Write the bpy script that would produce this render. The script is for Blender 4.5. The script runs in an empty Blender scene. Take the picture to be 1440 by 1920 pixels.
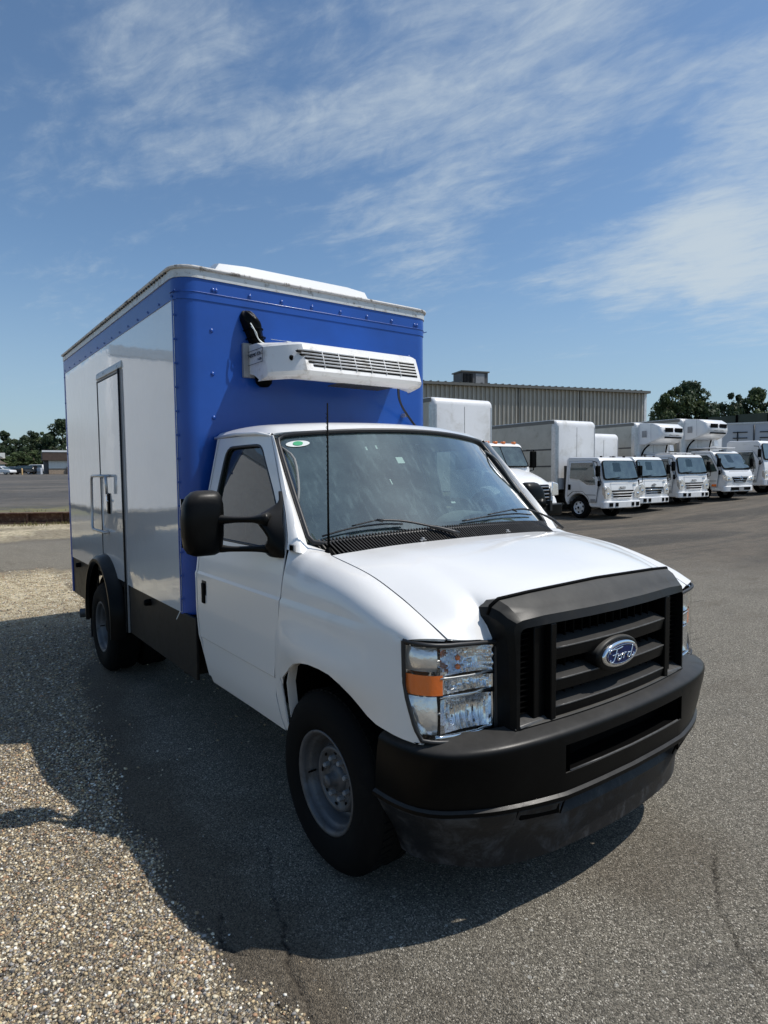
import bpy, bmesh, math, random
import numpy as np
from mathutils import Vector, Matrix

S = bpy.context.scene
COL = S.collection
R_ = math.radians
random.seed(7)
rng = np.random.default_rng(11)

# ------------------------------------------------------------------ camera
CAMP = Vector((2.278, -2.333, 1.72))
_y, _p, _r = R_(143.183), R_(-3.626), R_(-.523)
_fw = Vector((math.cos(_p)*math.cos(_y), math.cos(_p)*math.sin(_y), math.sin(_p)))
_rt = Vector((math.sin(_y), -math.cos(_y), 0))
_up = _rt.cross(_fw)
_rt2 = _rt*math.cos(_r)+_up*math.sin(_r)
_up2 = -_rt*math.sin(_r)+_up*math.cos(_r)
cd = bpy.data.cameras.new('camera')
cam = bpy.data.objects.new('camera', cd)
COL.objects.link(cam)
M_ = Matrix((( _rt2.x, _up2.x, -_fw.x), (_rt2.y, _up2.y, -_fw.y), (_rt2.z, _up2.z, -_fw.z))).to_4x4()
M_.translation = CAMP
cam.matrix_world = M_
cd.sensor_fit = 'HORIZONTAL'
cd.sensor_width = 36.0
cd.lens = 36.0*1170.5/1440
cd.clip_start = .05
cd.clip_end = 4000
S.camera = cam

# ------------------------------------------------------------------ sun and sky
SUN = Vector((.38, .52, 1)).normalized()          # towards the sun
SUN_EL = math.asin(SUN.z)
sl = bpy.data.lights.new('sun', 'SUN')
sl.energy = 4.2
sl.angle = R_(.53)
sl.color = (1, .955, .89)
so = bpy.data.objects.new('sun', sl)
COL.objects.link(so)
so.rotation_euler = (-SUN).to_track_quat('-Z', 'Y').to_euler()

W = bpy.data.worlds.new('World')
S.world = W
W.use_nodes = True
wt = W.node_tree
wt.nodes.clear()


class NT:
    """tiny helper to write node trees"""
    def __init__(s, tree):
        s.t = tree

    def n(s, typ, ins=None, **kw):
        nd = s.t.nodes.new(typ)
        for k, v in kw.items():
            setattr(nd, k, v)
        if ins:
            for k, v in ins.items():
                sock = nd.inputs[k]
                if isinstance(v, bpy.types.NodeSocket):
                    s.t.links.new(v, sock)
                else:
                    sock.default_value = v
        return nd

    def m(s, op, a, b=None, c=None, clamp=False):
        nd = s.t.nodes.new('ShaderNodeMath')
        nd.operation = op
        nd.use_clamp = clamp
        for i, v in enumerate((a, b, c)):
            if v is None:
                continue
            if isinstance(v, bpy.types.NodeSocket):
                s.t.links.new(v, nd.inputs[i])
            else:
                nd.inputs[i].default_value = v
        return nd.outputs[0]

    def noise(s, vec, scale, detail=3, rough=.55, dist=0):
        nd = s.n('ShaderNodeTexNoise', {'Scale': scale, 'Detail': detail, 'Roughness': rough, 'Distortion': dist})
        if vec is not None:
            s.t.links.new(vec, nd.inputs['Vector'])
        return nd.outputs['Fac']

    def ramp(s, fac, stops, interp='LINEAR'):
        nd = s.n('ShaderNodeValToRGB')
        cr_ = nd.color_ramp
        cr_.interpolation = interp
        while len(cr_.elements) > 1:
            cr_.elements.remove(cr_.elements[-1])
        for i, (p, c) in enumerate(stops):
            e = cr_.elements[0] if i == 0 else cr_.elements.new(p)
            e.position = p
            c = c if hasattr(c, '__len__') else (c, c, c)
            e.color = (*c[:3], 1)
        s.t.links.new(fac, nd.inputs[0])
        return nd.outputs[0]

    def mix(s, fac, a, b, blend='MIX'):
        nd = s.n('ShaderNodeMix', data_type='RGBA', blend_type=blend)
        for sock, v in ((nd.inputs[0], fac), (nd.inputs[6], a), (nd.inputs[7], b)):
            if isinstance(v, bpy.types.NodeSocket):
                s.t.links.new(v, sock)
            elif hasattr(v, '__len__'):
                sock.default_value = (*v[:3], 1)
            else:
                sock.default_value = v
        return nd.outputs[2]


def smooth(N, x, a, b):
    nd = N.n('ShaderNodeMapRange', {'From Min': a, 'From Max': b}, interpolation_type='SMOOTHSTEP')
    N.t.links.new(x, nd.inputs['Value'])
    return nd.outputs[0]


N = NT(wt)
sky = N.n('ShaderNodeTexSky', sky_type='NISHITA', sun_disc=False, sun_elevation=SUN_EL,
          sun_rotation=math.atan2(SUN.x, SUN.y), altitude=30, air_density=1.0, dust_density=.6, ozone_density=2.2)
tc = N.n('ShaderNodeTexCoord')
D = N.n('ShaderNodeVectorMath', {0: tc.outputs['Generated']}, operation='NORMALIZE').outputs[0]
sep = N.n('ShaderNodeSeparateXYZ', {0: D})
dz = N.m('MAXIMUM', sep.outputs[2], .03)
# high cloud sheet: direction carried onto a flat layer
px_ = N.m('DIVIDE', sep.outputs[0], N.m('ADD', dz, .12))
py_ = N.m('DIVIDE', sep.outputs[1], N.m('ADD', dz, .12))
pl = N.n('ShaderNodeCombineXYZ', {0: px_, 1: py_, 2: 0.0}).outputs[0]
rot = N.n('ShaderNodeMapping', {'Vector': pl, 'Rotation': (0, 0, R_(-24)), 'Location': (0, .35, 0)}).outputs[0]
mp = N.n('ShaderNodeMapping', {'Vector': rot, 'Scale': (.55, 1.7, 1)}).outputs[0]
streak = N.noise(mp, 1.5, 9, .62, .5)
mp2 = N.n('ShaderNodeMapping', {'Vector': pl, 'Rotation': (0, 0, R_(20)), 'Scale': (1, 1.6, 1)}).outputs[0]
flake = N.noise(mp2, 9.5, 8, .62, .35)
mp3 = N.n('ShaderNodeMapping', {'Vector': pl, 'Location': (3.1, 1.7, 0), 'Scale': (1, 1, 1)}).outputs[0]
broad = N.noise(mp3, .8, 3, .5, .2)


def lobe(d, width, amp):
    v = Vector(d).normalized()
    dt = N.n('ShaderNodeVectorMath', {0: D, 1: tuple(v)}, operation='DOT_PRODUCT').outputs['Value']
    return N.m('MULTIPLY', smooth(N, dt, math.cos(R_(width)), 1.0), amp)


lob = None
for d_, w_, a_ in (((-.34, .88, .33), 11, .95), ((-.466, .835, .272), 7, .62), ((-.56, .79, .245), 7, .42), ((-.36, .90, .24), 7, .30),
                   ((-.42, .77, .50), 18, .55), ((-.58, .60, .53), 16, .42), ((-.85, .27, .455), 14, .45), ((-.80, .30, .50), 9, .30),
                   ((-.70, .53, .46), 13, .50), ((-.72, .63, .283), 7, .40), ((-.946, .192, .255), 6, .40)):
    l_ = lobe(d_, w_, a_)
    lob = l_ if lob is None else N.m('ADD', lob, l_)
fine = N.noise(N.n('ShaderNodeMapping', {'Vector': rot, 'Scale': (1.3, 2.7, 1)}).outputs[0], 3.2, 10, .66, .8)
dens = N.m('ADD', N.m('MULTIPLY', streak, .95), N.m('ADD', N.m('MULTIPLY', flake, .35), N.m('MULTIPLY', fine, .55)))
cover = N.m('ADD', N.m('MULTIPLY', lob, .36), N.m('MULTIPLY', broad, .12))
cl = N.m('ADD', dens, cover)
cl = smooth(N, cl, 1.05, 1.70)
cl = N.m('MULTIPLY', cl, smooth(N, sep.outputs[2], .02, .2))
hs = N.n('ShaderNodeHueSaturation', {'Hue': .5, 'Saturation': .96, 'Value': 1.0, 'Color': sky.outputs[0]})
skyc = N.mix(1.0, hs.outputs[0], (.84, .99, 1.06), 'MULTIPLY')
hz = N.m('MULTIPLY', N.m('SUBTRACT', 1.0, smooth(N, sep.outputs[2], -.02, .34)), .62)
skyc = N.mix(hz, skyc, (3.05, 3.85, 4.6))
cloudy = N.mix(N.m('MULTIPLY', cl, .85), skyc, (5.0, 5.7, 6.2))
bg = N.n('ShaderNodeBackground', {'Color': cloudy, 'Strength': .116})
out = N.n('ShaderNodeOutputWorld', {'Surface': bg.outputs[0]})

S.view_settings.view_transform = 'Standard'
S.view_settings.look = 'None'
S.view_settings.exposure = 0
S.view_settings.gamma = 1
S.view_settings.use_curve_mapping = False
S.render.engine = 'CYCLES'
S.cycles.max_bounces = 8
S.cycles.transparent_max_bounces = 12
S.cycles.caustics_reflective = False
S.cycles.caustics_refractive = False


# ------------------------------------------------------------------ materials
def mat(name, col, rough=.5, metal=0, coat=0, coat_rough=.05, spec=.5, noise=None, bump=None, dirt=None, vary=None, dust_light=None):
    """noise=(scale, amount) of value; bump=(scale, strength, distance); dirt=(scale, lo, hi, colour); vary: per object"""
    m = bpy.data.materials.new(name)
    m.use_nodes = True
    t = m.node_tree
    t.nodes.clear()
    N = NT(t)
    tc = N.n('ShaderNodeTexCoord')
    o = tc.outputs['Object']
    b = N.n('ShaderNodeBsdfPrincipled', {'Roughness': rough, 'Metallic': metal, 'Coat Weight': coat, 'Coat Roughness': coat_rough,
                                         'Specular IOR Level': spec})
    c = (*col, 1)
    if noise:
        f = N.noise(o, noise[0], 6, .62)
        lo = tuple(max(0, x*(1-noise[1])) for x in col)
        hi = tuple(min(1, x*(1+noise[1])) for x in col)
        c = N.ramp(f, [(.3, lo), (.7, hi)])
    if dirt:
        f = N.noise(o, dirt[0], 8, .7, .4)
        k = smooth(N, f, dirt[1], dirt[2])
        c = N.mix(k, c, dirt[3])
        r = N.m('ADD', rough, N.m('MULTIPLY', k, .25))
        t.links.new(r, b.inputs['Roughness'])
    if dust_light:   # dusty upward faces, with top light put into their colour
        gn = N.n('ShaderNodeNewGeometry')
        up__ = N.n('ShaderNodeSeparateXYZ', {0: gn.outputs['Normal']}).outputs[2]
        kd = N.m('MULTIPLY', smooth(N, up__, .25, .95), N.m('ADD', .35, N.m('MULTIPLY', N.noise(o, 7, 6, .7), .9)), clamp=True)
        c = N.mix(kd, c, dust_light)
    if vary:
        oi = N.n('ShaderNodeObjectInfo')
        k = N.m('ADD', 1-vary/2, N.m('MULTIPLY', oi.outputs['Random'], vary))
        c = N.n('ShaderNodeVectorMath', {0: c if isinstance(c, bpy.types.NodeSocket) else col, 'Scale': k}, operation='SCALE').outputs[0]
    if isinstance(c, bpy.types.NodeSocket):
        t.links.new(c, b.inputs['Base Color'])
    else:
        b.inputs['Base Color'].default_value = c
    if bump:
        f = N.noise(o, bump[0], 4, .6)
        bn = N.n('ShaderNodeBump', {'Height': f, 'Strength': bump[1], 'Distance': bump[2]})
        t.links.new(bn.outputs[0], b.inputs['Normal'])
        if coat:
            bn2 = N.n('ShaderNodeBump', {'Height': f, 'Strength': bump[1]*.7, 'Distance': bump[2]})
            t.links.new(bn2.outputs[0], b.inputs['Coat Normal'])
    N.n('ShaderNodeOutputMaterial', {'Surface': b.outputs[0]})
    return m


def glass(name, tint, refl=1.0, dust_light=.06, rough=.02, dust_haze_col=(.5, .5, .47)):
    m = bpy.data.materials.new(name)
    m.use_nodes = True
    t = m.node_tree
    t.nodes.clear()
    N = NT(t)
    tc = N.n('ShaderNodeTexCoord')
    tr = N.n('ShaderNodeBsdfTransparent', {'Color': (*tint, 1)})
    gl = N.n('ShaderNodeBsdfGlossy', {'Color': (1, 1, 1, 1), 'Roughness': rough})
    df = N.n('ShaderNodeBsdfDiffuse', {'Color': (*dust_haze_col, 1)})
    f = N.noise(tc.outputs['Object'], 3, 8, .62, .2)
    f2 = N.noise(N.n('ShaderNodeMapping', {'Vector': tc.outputs['Object'], 'Rotation': (.5, .3, .6), 'Scale': (3, 9, 1.5)}).outputs[0], 4, 5, .6)
    k = N.m('ADD', N.m('MULTIPLY', smooth(N, f, .32, .78), dust_light*.9), N.m('ADD', dust_light*.55, N.m('MULTIPLY', smooth(N, f2, .5, .75), dust_light*.7)))
    gn = N.n('ShaderNodeNewGeometry')     # Schlick reflectance, the same from both sides of the pane
    cs = N.m('ABSOLUTE', N.n('ShaderNodeVectorMath', {0: gn.outputs['Normal'], 1: gn.outputs['Incoming']}, operation='DOT_PRODUCT').outputs['Value'])
    fr = N.m('ADD', .055, N.m('MULTIPLY', .945, N.m('POWER', N.m('SUBTRACT', 1.0, cs, clamp=True), 5.0)))
    fk = N.m('MULTIPLY', fr, refl, clamp=True)
    a = N.n('ShaderNodeMixShader', {0: k, 1: tr.outputs[0], 2: df.outputs[0]})
    c = N.n('ShaderNodeMixShader', {0: fk, 1: a.outputs[0], 2: gl.outputs[0]})
    N.n('ShaderNodeOutputMaterial', {'Surface': c.outputs[0]})
    return m


MT = {}
MT['white'] = mat('white paint', (.80, .79, .765), .32, coat=.7, coat_rough=.06, dirt=(2.2, .56, .9, (.66, .65, .62)))
MT['white_low'] = mat('white paint road film', (.76, .745, .715), .35, coat=.6, coat_rough=.07, dirt=(3, .55, .95, (.64, .61, .56)))
MT['gel'] = mat('glossy white panel', (.68, .685, .69), .08, coat=1.0, coat_rough=.03, spec=.9, dirt=(1.5, .5, .9, (.60, .60, .59)), bump=(1.7, .13, .03))
MT['blue'] = mat('blue paint', (.003, .062, .33), .38, coat=.22, coat_rough=.15, noise=(2.5, .12), dirt=(4, .66, .8, (.03, .09, .34)), bump=(2.5, .10, .012))
MT['skirt'] = mat('dark grey skirt', (.010, .0095, .009), .5, spec=.2, coat=.08, coat_rough=.2, dirt=(3, .45, .8, (.030, .025, .019)), bump=(2, .15, .02))
MT['alu'] = mat('weathered aluminium', (.60, .60, .58), .42, metal=.25, dirt=(22, .52, .74, (.20, .18, .15)), bump=(30, .3, .004))
MT['lipm'] = mat('grimy rail lip', (.55, .54, .52), .5, dirt=(16, .50, .64, (.16, .14, .12)))
MT['alu2'] = mat('bare aluminium', (.50, .51, .52), .35, metal=.7, noise=(12, .15))
MT['plast'] = mat('black textured plastic', (.0035, .0035, .0035), .30, spec=.10, dirt=(9, .5, .85, (.006, .006, .0055)), bump=(260, .12, .0012), dust_light=(.055, .053, .050))
MT['plast2'] = mat('charcoal plastic', (.007, .007, .0068), .36, spec=.12, noise=(25, .25), dirt=(12, .5, .8, (.010, .0095, .008)), bump=(300, .15, .0012), dust_light=(.10, .095, .085))  # dusty tops lightened further to paint the sunlit surround
MT['dam'] = mat('scuffed grey plastic', (.014, .015, .017), .42, spec=.2, dirt=(9, .45, .72, (.075, .078, .082)), bump=(60, .3, .003))
MT['edge'] = mat('painted edge highlight', (.075, .073, .070), .38, spec=.3, noise=(30, .3))  # sunlit lip lines put into the colour, paler than the plastic
MT['black'] = mat('flat black', (.002, .002, .002), .6, spec=.05)
MT['rub'] = mat('tyre rubber', (.005, .005, .005), .8, spec=.12, dirt=(8, .5, .8, (.016, .015, .013)), bump=(120, .3, .002))
MT['seal'] = mat('rubber seal', (.015, .015, .016), .45)
MT['rim'] = mat('dull steel rim', (.095, .097, .102), .42, metal=.2, dirt=(16, .45, .7, (.07, .064, .058)), bump=(60, .2, .002))
MT['chrome'] = mat('chrome', (.82, .83, .84), .06, metal=1)
MT['chromef'] = mat('fluted reflector', (.90, .88, .84), .14, metal=.6, coat=1, bump=(38, .35, .008))
MT['refl'] = mat('lamp reflector', (.93, .93, .93), .07, metal=.88)
MT['amber'] = mat('amber lens', (.90, .17, .008), .12, coat=1, bump=(90, .4, .003))
MT['lens'] = glass('clear lamp lens', (.98, .98, .97), .7, .006)
MT['wind'] = glass('windscreen glass', (.62, .74, .70), 2.9, .17, .012, (.33, .46, .44))  # teal dusty film also paints sky haze onto the glass
MT['side'] = glass('side glass', (.30, .37, .36), 1.3, .01, .01, (.34, .38, .37))
MT['dash'] = mat('grey dashboard', (.20, .205, .20), .7, noise=(6, .2))
MT['seat'] = mat('grey cloth seat', (.11, .115, .12), .9, noise=(30, .3))
MT['trim'] = mat('light interior trim', (.35, .35, .34), .7)
MT['oval'] = mat('badge blue enamel', (.003, .012, .075), .35, spec=.3)
MT['farwhite'] = mat('truck white', (.78, .78, .775), .38, coat=.5, coat_rough=.1, dirt=(2.6, .5, .85, (.55, .54, .52)), vary=.08)
MT['boxwhite'] = mat('cargo box white', (.70, .705, .71), .45, coat=.3, coat_rough=.15, dirt=(1.6, .45, .8, (.50, .49, .46)), bump=(2.2, .2, .02), vary=.1)
MT['shadeskin'] = mat('side skin with painted shade', (.46, .44, .38), .6, noise=(2, .1), dirt=(2.5, .5, .8, (.30, .28, .22)))  # shade of the wall away from the sun put into the beige
MT['farglass'] = mat('dark cab glass', (.045, .065, .06), .06, spec=.9, coat=1, noise=(2.4, .8))
MT['grey'] = mat('grey metal', (.28, .28, .28), .5, noise=(6, .15))
MT['chassis'] = mat('black chassis paint', (.012, .012, .012), .6)
MT['sidinga'] = mat('tan ribbed siding', (.40, .375, .325), .5, noise=(1.2, .08), dirt=(1.2, .55, .85, (.29, .27, .235)))
MT['sidingd'] = mat('dark roof edge', (.14, .135, .12), .5)
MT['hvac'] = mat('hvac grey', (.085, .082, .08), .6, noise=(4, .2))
MT['bark'] = mat('bark', (.09, .07, .05), .9, noise=(8, .3))
MT['brown'] = mat('brown fascia', (.085, .055, .042), .7, noise=(2, .2))
MT['stucco'] = mat('white stucco', (.72, .71, .66), .85, noise=(3, .08))
MT['brick'] = mat('tan brick', (.34, .26, .19), .9, noise=(5, .25))
MT['rust'] = mat('rusty steel', (.085, .038, .024), .85, dirt=(6, .45, .7, (.22, .15, .10)), bump=(20, .6, .02))
MT['decal'] = mat('decal ink', (.012, .016, .02), .5)
MT['green'] = mat('green sticker print', (.05, .40, .18), .5)
MT['paper'] = mat('sticker white', (.75, .78, .74), .5)
MT['carwhite'] = mat('white car paint', (.72, .72, .72), .3, coat=1)
MT['carblack'] = mat('black car paint', (.008, .009, .011), .2, coat=1)
MT['carblue'] = mat('dark blue car paint', (.02, .04, .09), .25, coat=1)
MT['cargrey'] = mat('grey car paint', (.09, .095, .10), .3, coat=1)
MT['screen'] = mat('green mesh screen', (.055, .07, .055), .8, noise=(1.5, .15))
MT['shadewhite'] = mat('shade-tinted white skin', (.42, .45, .50), .4, coat=.3, noise=(1, .06))  # white skin with bluish shade put into the colour
MT['yellow'] = mat('post paint', (.55, .36, .16), .6)
MT['orange'] = mat('orange marker', (.75, .20, .04), .3)
MT['mirror'] = mat('mirror glass', (.8, .8, .8), .02, metal=1)
MT['dirtywhite'] = mat('white housing plastic', (.74, .735, .72), .42, dirt=(7, .50, .72, (.42, .39, .34)), bump=(3, .1, .01))


# ------------------------------------------------------------------ geometry helpers
def link(name, me, m=None, parent=None, smooth_=True, angle=None, kind=None):
    o = bpy.data.objects.new(name, me)
    COL.objects.link(o)
    if m is not None:
        me.materials.clear()
        me.materials.append(MT[m] if isinstance(m, str) else m)
    if smooth_:
        me.polygons.foreach_set('use_smooth', [True]*len(me.polygons))
        if angle:
            try:
                me.set_sharp_from_angle(angle=R_(angle))
            except Exception:
                pass
    if parent is not None:
        o.parent = parent
    if kind:
        o['kind'] = kind
    return o


def mesh(name, V, F, m=None, parent=None, sm=False, angle=None, kind=None, solid=0, bevel=0, seg=2, recalc=True):
    me = bpy.data.meshes.new(name)
    me.from_pydata([tuple(v) for v in V], [], [tuple(f) for f in F])
    if recalc:
        bm = bmesh.new()
        bm.from_mesh(me)
        bmesh.ops.recalc_face_normals(bm, faces=bm.faces)
        bm.to_mesh(me)
        bm.free()
    o = link(name, me, m, parent, sm, angle, kind)
    if solid:
        md = o.modifiers.new('solid', 'SOLIDIFY')
        md.thickness = solid
        md.offset = 0
        if sm:
            md = o.modifiers.new('crease', 'EDGE_SPLIT')
            md.split_angle = R_(angle or 40)
    if bevel:
        md = o.modifiers.new('bevel', 'BEVEL')
        md.width = bevel
        md.segments = seg
        md.limit_method = 'ANGLE'
        md.angle_limit = R_(30)
        o.data.polygons.foreach_set('use_smooth', [True]*len(o.data.polygons))
        md.harden_normals = False
        try:
            me.set_sharp_from_angle(angle=R_(50))
        except Exception:
            pass
    return o


class MB:
    def __init__(s):
        s.V = []
        s.F = []

    def add(s, V, F):
        k = len(s.V)
        s.V += [tuple(v) for v in V]
        s.F += [tuple(i+k for i in f) for f in F]
        return s

    def box(s, x0, x1, y0, y1, z0, z1):
        V = [(x, y, z) for z in (z0, z1) for y in (y0, y1) for x in (x0, x1)]
        return s.add(V, [(0, 2, 3, 1), (4, 5, 7, 6), (0, 1, 5, 4), (2, 6, 7, 3), (0, 4, 6, 2), (1, 3, 7, 5)])

    def tube(s, P, r, n=8, caps=True):
        P = [Vector(p) for p in P]
        rr = r if hasattr(r, '__len__') else [r]*len(P)
        V = []
        up = Vector((0, 0, 1))
        prev = None
        for i, p in enumerate(P):
            t = (P[min(i+1, len(P)-1)]-P[max(i-1, 0)]).normalized()
            a = prev if prev is not None else (up if abs(t.dot(up)) < .9 else Vector((1, 0, 0)))
            a = (a-t*a.dot(t)).normalized()
            prev = a
            b = t.cross(a)
            for k in range(n):
                th = 2*math.pi*k/n
                V.append(p+(a*math.cos(th)+b*math.sin(th))*rr[i])
        F = [(i*n+k, i*n+(k+1) % n, (i+1)*n+(k+1) % n, (i+1)*n+k) for i in range(len(P)-1) for k in range(n)]
        if caps:
            F.append(tuple(range(n-1, -1, -1)))
            F.append(tuple((len(P)-1)*n+k for k in range(n)))
        return s.add(V, F)

    def prism(s, poly, axis, a, b):
        """poly 2D points; axis the extrude axis"""
        def pt(u, v, w):
            return {'x': (w, u, v), 'y': (u, w, v), 'z': (u, v, w)}[axis]
        n = len(poly)
        V = [pt(u, v, a) for u, v in poly]+[pt(u, v, b) for u, v in poly]
        F = [tuple(range(n)), tuple(range(2*n-1, n-1, -1))]+[(i, (i+1) % n, n+(i+1) % n, n+i) for i in range(n)]
        return s.add(V, F)

    def lathe(s, prof, c, axis='y', n=40, sgn=1):
        """prof: list of (r, h); h along axis"""
        V = []
        for r, h in prof:
            for k in range(n):
                th = 2*math.pi*k/n
                u, v = r*math.cos(th), r*math.sin(th)
                V.append({'y': (c[0]+u, c[1]+h*sgn, c[2]+v), 'x': (c[0]+h*sgn, c[1]+u, c[2]+v), 'z': (c[0]+u, c[1]+v, c[2]+h*sgn)}[axis])
        F = [(i*n+k, i*n+(k+1) % n, (i+1)*n+(k+1) % n, (i+1)*n+k) for i in range(len(prof)-1) for k in range(n)]
        if prof[0][0] < 1e-6 or prof[-1][0] < 1e-6:
            pass
        return s.add(V, F)

    def grid(s, G):
        """G: m x n array of points"""
        m_, n_ = len(G), len(G[0])
        V = [p for r in G for p in r]
        return s.add(V, [(i*n_+j, i*n_+j+1, (i+1)*n_+j+1, (i+1)*n_+j) for i in range(m_-1) for j in range(n_-1)])

    def obj(s, name, m, parent=None, **kw):
        return mesh(name, s.V, s.F, m, parent, **kw)


def cr(P, n, closed=False):
    """Catmull-Rom through P resampled to n points"""
    P = [np.array(p, float) for p in P]
    if len(P) == 2:
        return [P[0]+(P[1]-P[0])*t for t in np.linspace(0, 1, n)]
    d = [0]
    for a, b in zip(P[:-1], P[1:]):
        d.append(d[-1]+max(np.linalg.norm(b-a), 1e-6))
    d = np.array(d)/d[-1]
    out_ = []
    for t in np.linspace(0, 1, n):
        i = min(max(int(np.searchsorted(d, t, side='right'))-1, 0), len(P)-2)
        h = d[i+1]-d[i]
        u = (t-d[i])/h

        def tan(k):
            if k == 0:
                return (P[1]-P[0])/(d[1]-d[0])
            if k == len(P)-1:
                return (P[-1]-P[-2])/(d[-1]-d[-2])
            return (P[k+1]-P[k-1])/(d[k+1]-d[k-1])
        m0, m1 = tan(i)*h, tan(i+1)*h
        out_.append((2*u**3-3*u**2+1)*P[i]+(u**3-2*u**2+u)*m0+(-2*u**3+3*u**2)*P[i+1]+(u**3-u**2)*m1)
    return out_


def loft(curves, n, m):
    rows = [cr(c, n) for c in curves]
    G = [[None]*n for _ in range(m)]
    for j in range(n):
        col = cr([r[j] for r in rows], m)
        for i in range(m):
            G[i][j] = col[i]
    return G


def mir(P, s):
    return [(p[0], p[1]*s, p[2]) for p in P]


def empty(name, loc=(0, 0, 0), rz=0, label=None, cat=None, group=None, parent=None):
    o = bpy.data.objects.new(name, None)
    COL.objects.link(o)
    o.location = loc
    o.rotation_euler = (0, 0, rz)
    o.empty_display_size = .2
    tag(o, label, cat, group)
    if parent is not None:
        o.parent = parent
    return o


def tag(o, label=None, cat=None, group=None, kind=None):
    if label:
        o['label'] = label
    if cat:
        o['category'] = cat
    if group:
        o['group'] = group
    if kind:
        o['kind'] = kind
    return o


def copy_tree(o, parent=None):
    c = o.copy()
    COL.objects.link(c)
    if parent is not None:
        c.parent = parent
    for ch in list(o.children):
        copy_tree(ch, c)
    return c


def text(name, body, size, M, m, parent, ext=.001, align='CENTER'):
    cu = bpy.data.curves.new(name, 'FONT')
    cu.body = body
    cu.size = size
    cu.extrude = ext
    cu.align_x = align
    cu.align_y = 'CENTER'
    cu.resolution_u = 3
    tmp = bpy.data.objects.new(name, cu)
    me = bpy.data.meshes.new_from_object(tmp)
    bpy.data.objects.remove(tmp)
    me.transform(M)
    return link(name, me, m, parent, False)


def face_x(p, s=1, tilt=0, yaw=0):
    """matrix putting text on a plane facing +x at p (reads left to right towards +y), tilt back about y"""
    return Matrix.Translation(p) @ Matrix.Rotation(yaw, 4, 'Z') @ Matrix.Rotation(-tilt, 4, 'Y') @ Matrix(((0, 0, 1, 0), (1, 0, 0, 0), (0, 1, 0, 0), (0, 0, 0, 1)))


def face_ny(p):
    return Matrix.Translation(p) @ Matrix(((1, 0, 0, 0), (0, 0, -1, 0), (0, 1, 0, 0), (0, 0, 0, 1)))


# ------------------------------------------------------------------ ground
def sm01(x, a, b):
    t = np.clip((x-a)/(b-a), 0, 1)
    return t*t*(3-2*t)


def vnoise(x, y, seed=0):
    """cheap value noise"""
    xi, yi = np.floor(x).astype(np.int64), np.floor(y).astype(np.int64)
    fx, fy = x-xi, y-yi
    fx, fy = fx*fx*(3-2*fx), fy*fy*(3-2*fy)

    def h(a, b):
        n = (a*374761393+b*668265263+seed*974634777) & 0x7fffffff
        n = ((n ^ (n >> 13))*1274126177) & 0x7fffffff
        n = (n ^ (n >> 16)) & 0xffff
        return n/65535.0
    return (h(xi, yi)*(1-fx)+h(xi+1, yi)*fx)*(1-fy)+(h(xi, yi+1)*(1-fx)+h(xi+1, yi+1)*fx)*fy


def fbm(x, y, seed=0, o=4):
    s_, a, t = 0, .5, 0
    for k in range(o):
        s_ = s_+a*vnoise(x*2**k, y*2**k, seed+k*17)
        t += a
        a *= .5
    return s_/t


def zg(x, y):
    x, y = np.asarray(x, float), np.asarray(y, float)
    left = .0205*np.clip(-x-28, 0, 105)*(1-sm01(y+.25*x*0, 18, 45))
    right = (.046*np.clip(y-18, 0, 12)+.012*np.clip(y-30, 0, 60))*(1-sm01(-x, 40, 60))
    return left+right


# edge of the asphalt (gravel lies on its -y side) and the far patches
def gravel_mask(x, y):
    w = .10*(fbm(x*1.7, y*1.7, 3)-.5)*2+.07*(fbm(x*7, y*7, 9)-.5)*2
    wide = np.interp(x, [-12, -6, -4.2, -3.3, -1.2, -.35, .23, .62, 1.2, 2], [-.30, -.55, -.98, -1.25, -1.56, -1.50, -1.46, -1.42, -1.6, -1.9])
    near = sm01(wide+w-y, -.06, .10)
    # tan dusty gravel behind the truck, and the pale strip before the beam
    p1 = sm01(-x, 5.9, 7.0)*(1-sm01(-x, 9.6, 10.6+0*x))*(1-sm01(y, 0.2, 1.6))
    p2 = sm01(-x, 16.0, 17.2)*(1-sm01(-x, 23, 24))
    far = np.maximum(p1*.95, p2)*np.clip(.1+1.6*fbm(x*.9, y*.9, 5), 0, 1)
    near = near*(1-sm01(-x, 10, 11))
    return np.clip(np.maximum(near, far), 0, 1)


CRACKS = [[(.23, -1.29), (.30, -1.325), (.41, -1.361), (.504, -1.381), (.594, -1.402), (.66, -1.417), (.78, -1.45), (.95, -1.52)],
          [(.02, -1.44), (.055, -1.475), (.13, -1.50), (.18, -1.512), (.235, -1.49), (.27, -1.45)],
          [(-.3, -1.1), (-.1, -1.18), (.05, -1.24), (.23, -1.29)],
          [(.45, -1.50), (.54, -1.47), (.62, -1.485), (.72, -1.53)],
          [(1.0, .45), (1.18, .1), (1.305, -.026), (1.40, -.10), (1.456, -.139), (1.62, -.2)],
          [(.6, 2.6), (.2, 3.3), (-.5, 3.6), (-1.4, 4.6), (-1.8, 6)],
          [(1.7, 1.5), (1.1, 2.1), (.6, 2.6), (.4, 3.1)],
          [(-11.0, -1.5), (-10.9, -.6), (-10.7, .3), (-10.9, 1.4)]]


def near_crack(x, y):
    d = np.full(x.shape, 9.0)
    jx = x+.022*(fbm(x*18, y*18, 21)-.5)*2
    jy = y+.022*(fbm(x*18, y*18, 31)-.5)*2
    for c in CRACKS:
        for (ax, ay), (bx, by) in zip(c[:-1], c[1:]):
            L2 = (bx-ax)**2+(by-ay)**2
            t = np.clip(((jx-ax)*(bx-ax)+(jy-ay)*(by-ay))/L2, 0, 1)
            d = np.minimum(d, np.hypot(jx-ax-t*(bx-ax), jy-ay-t*(by-ay)))
    return d


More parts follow.
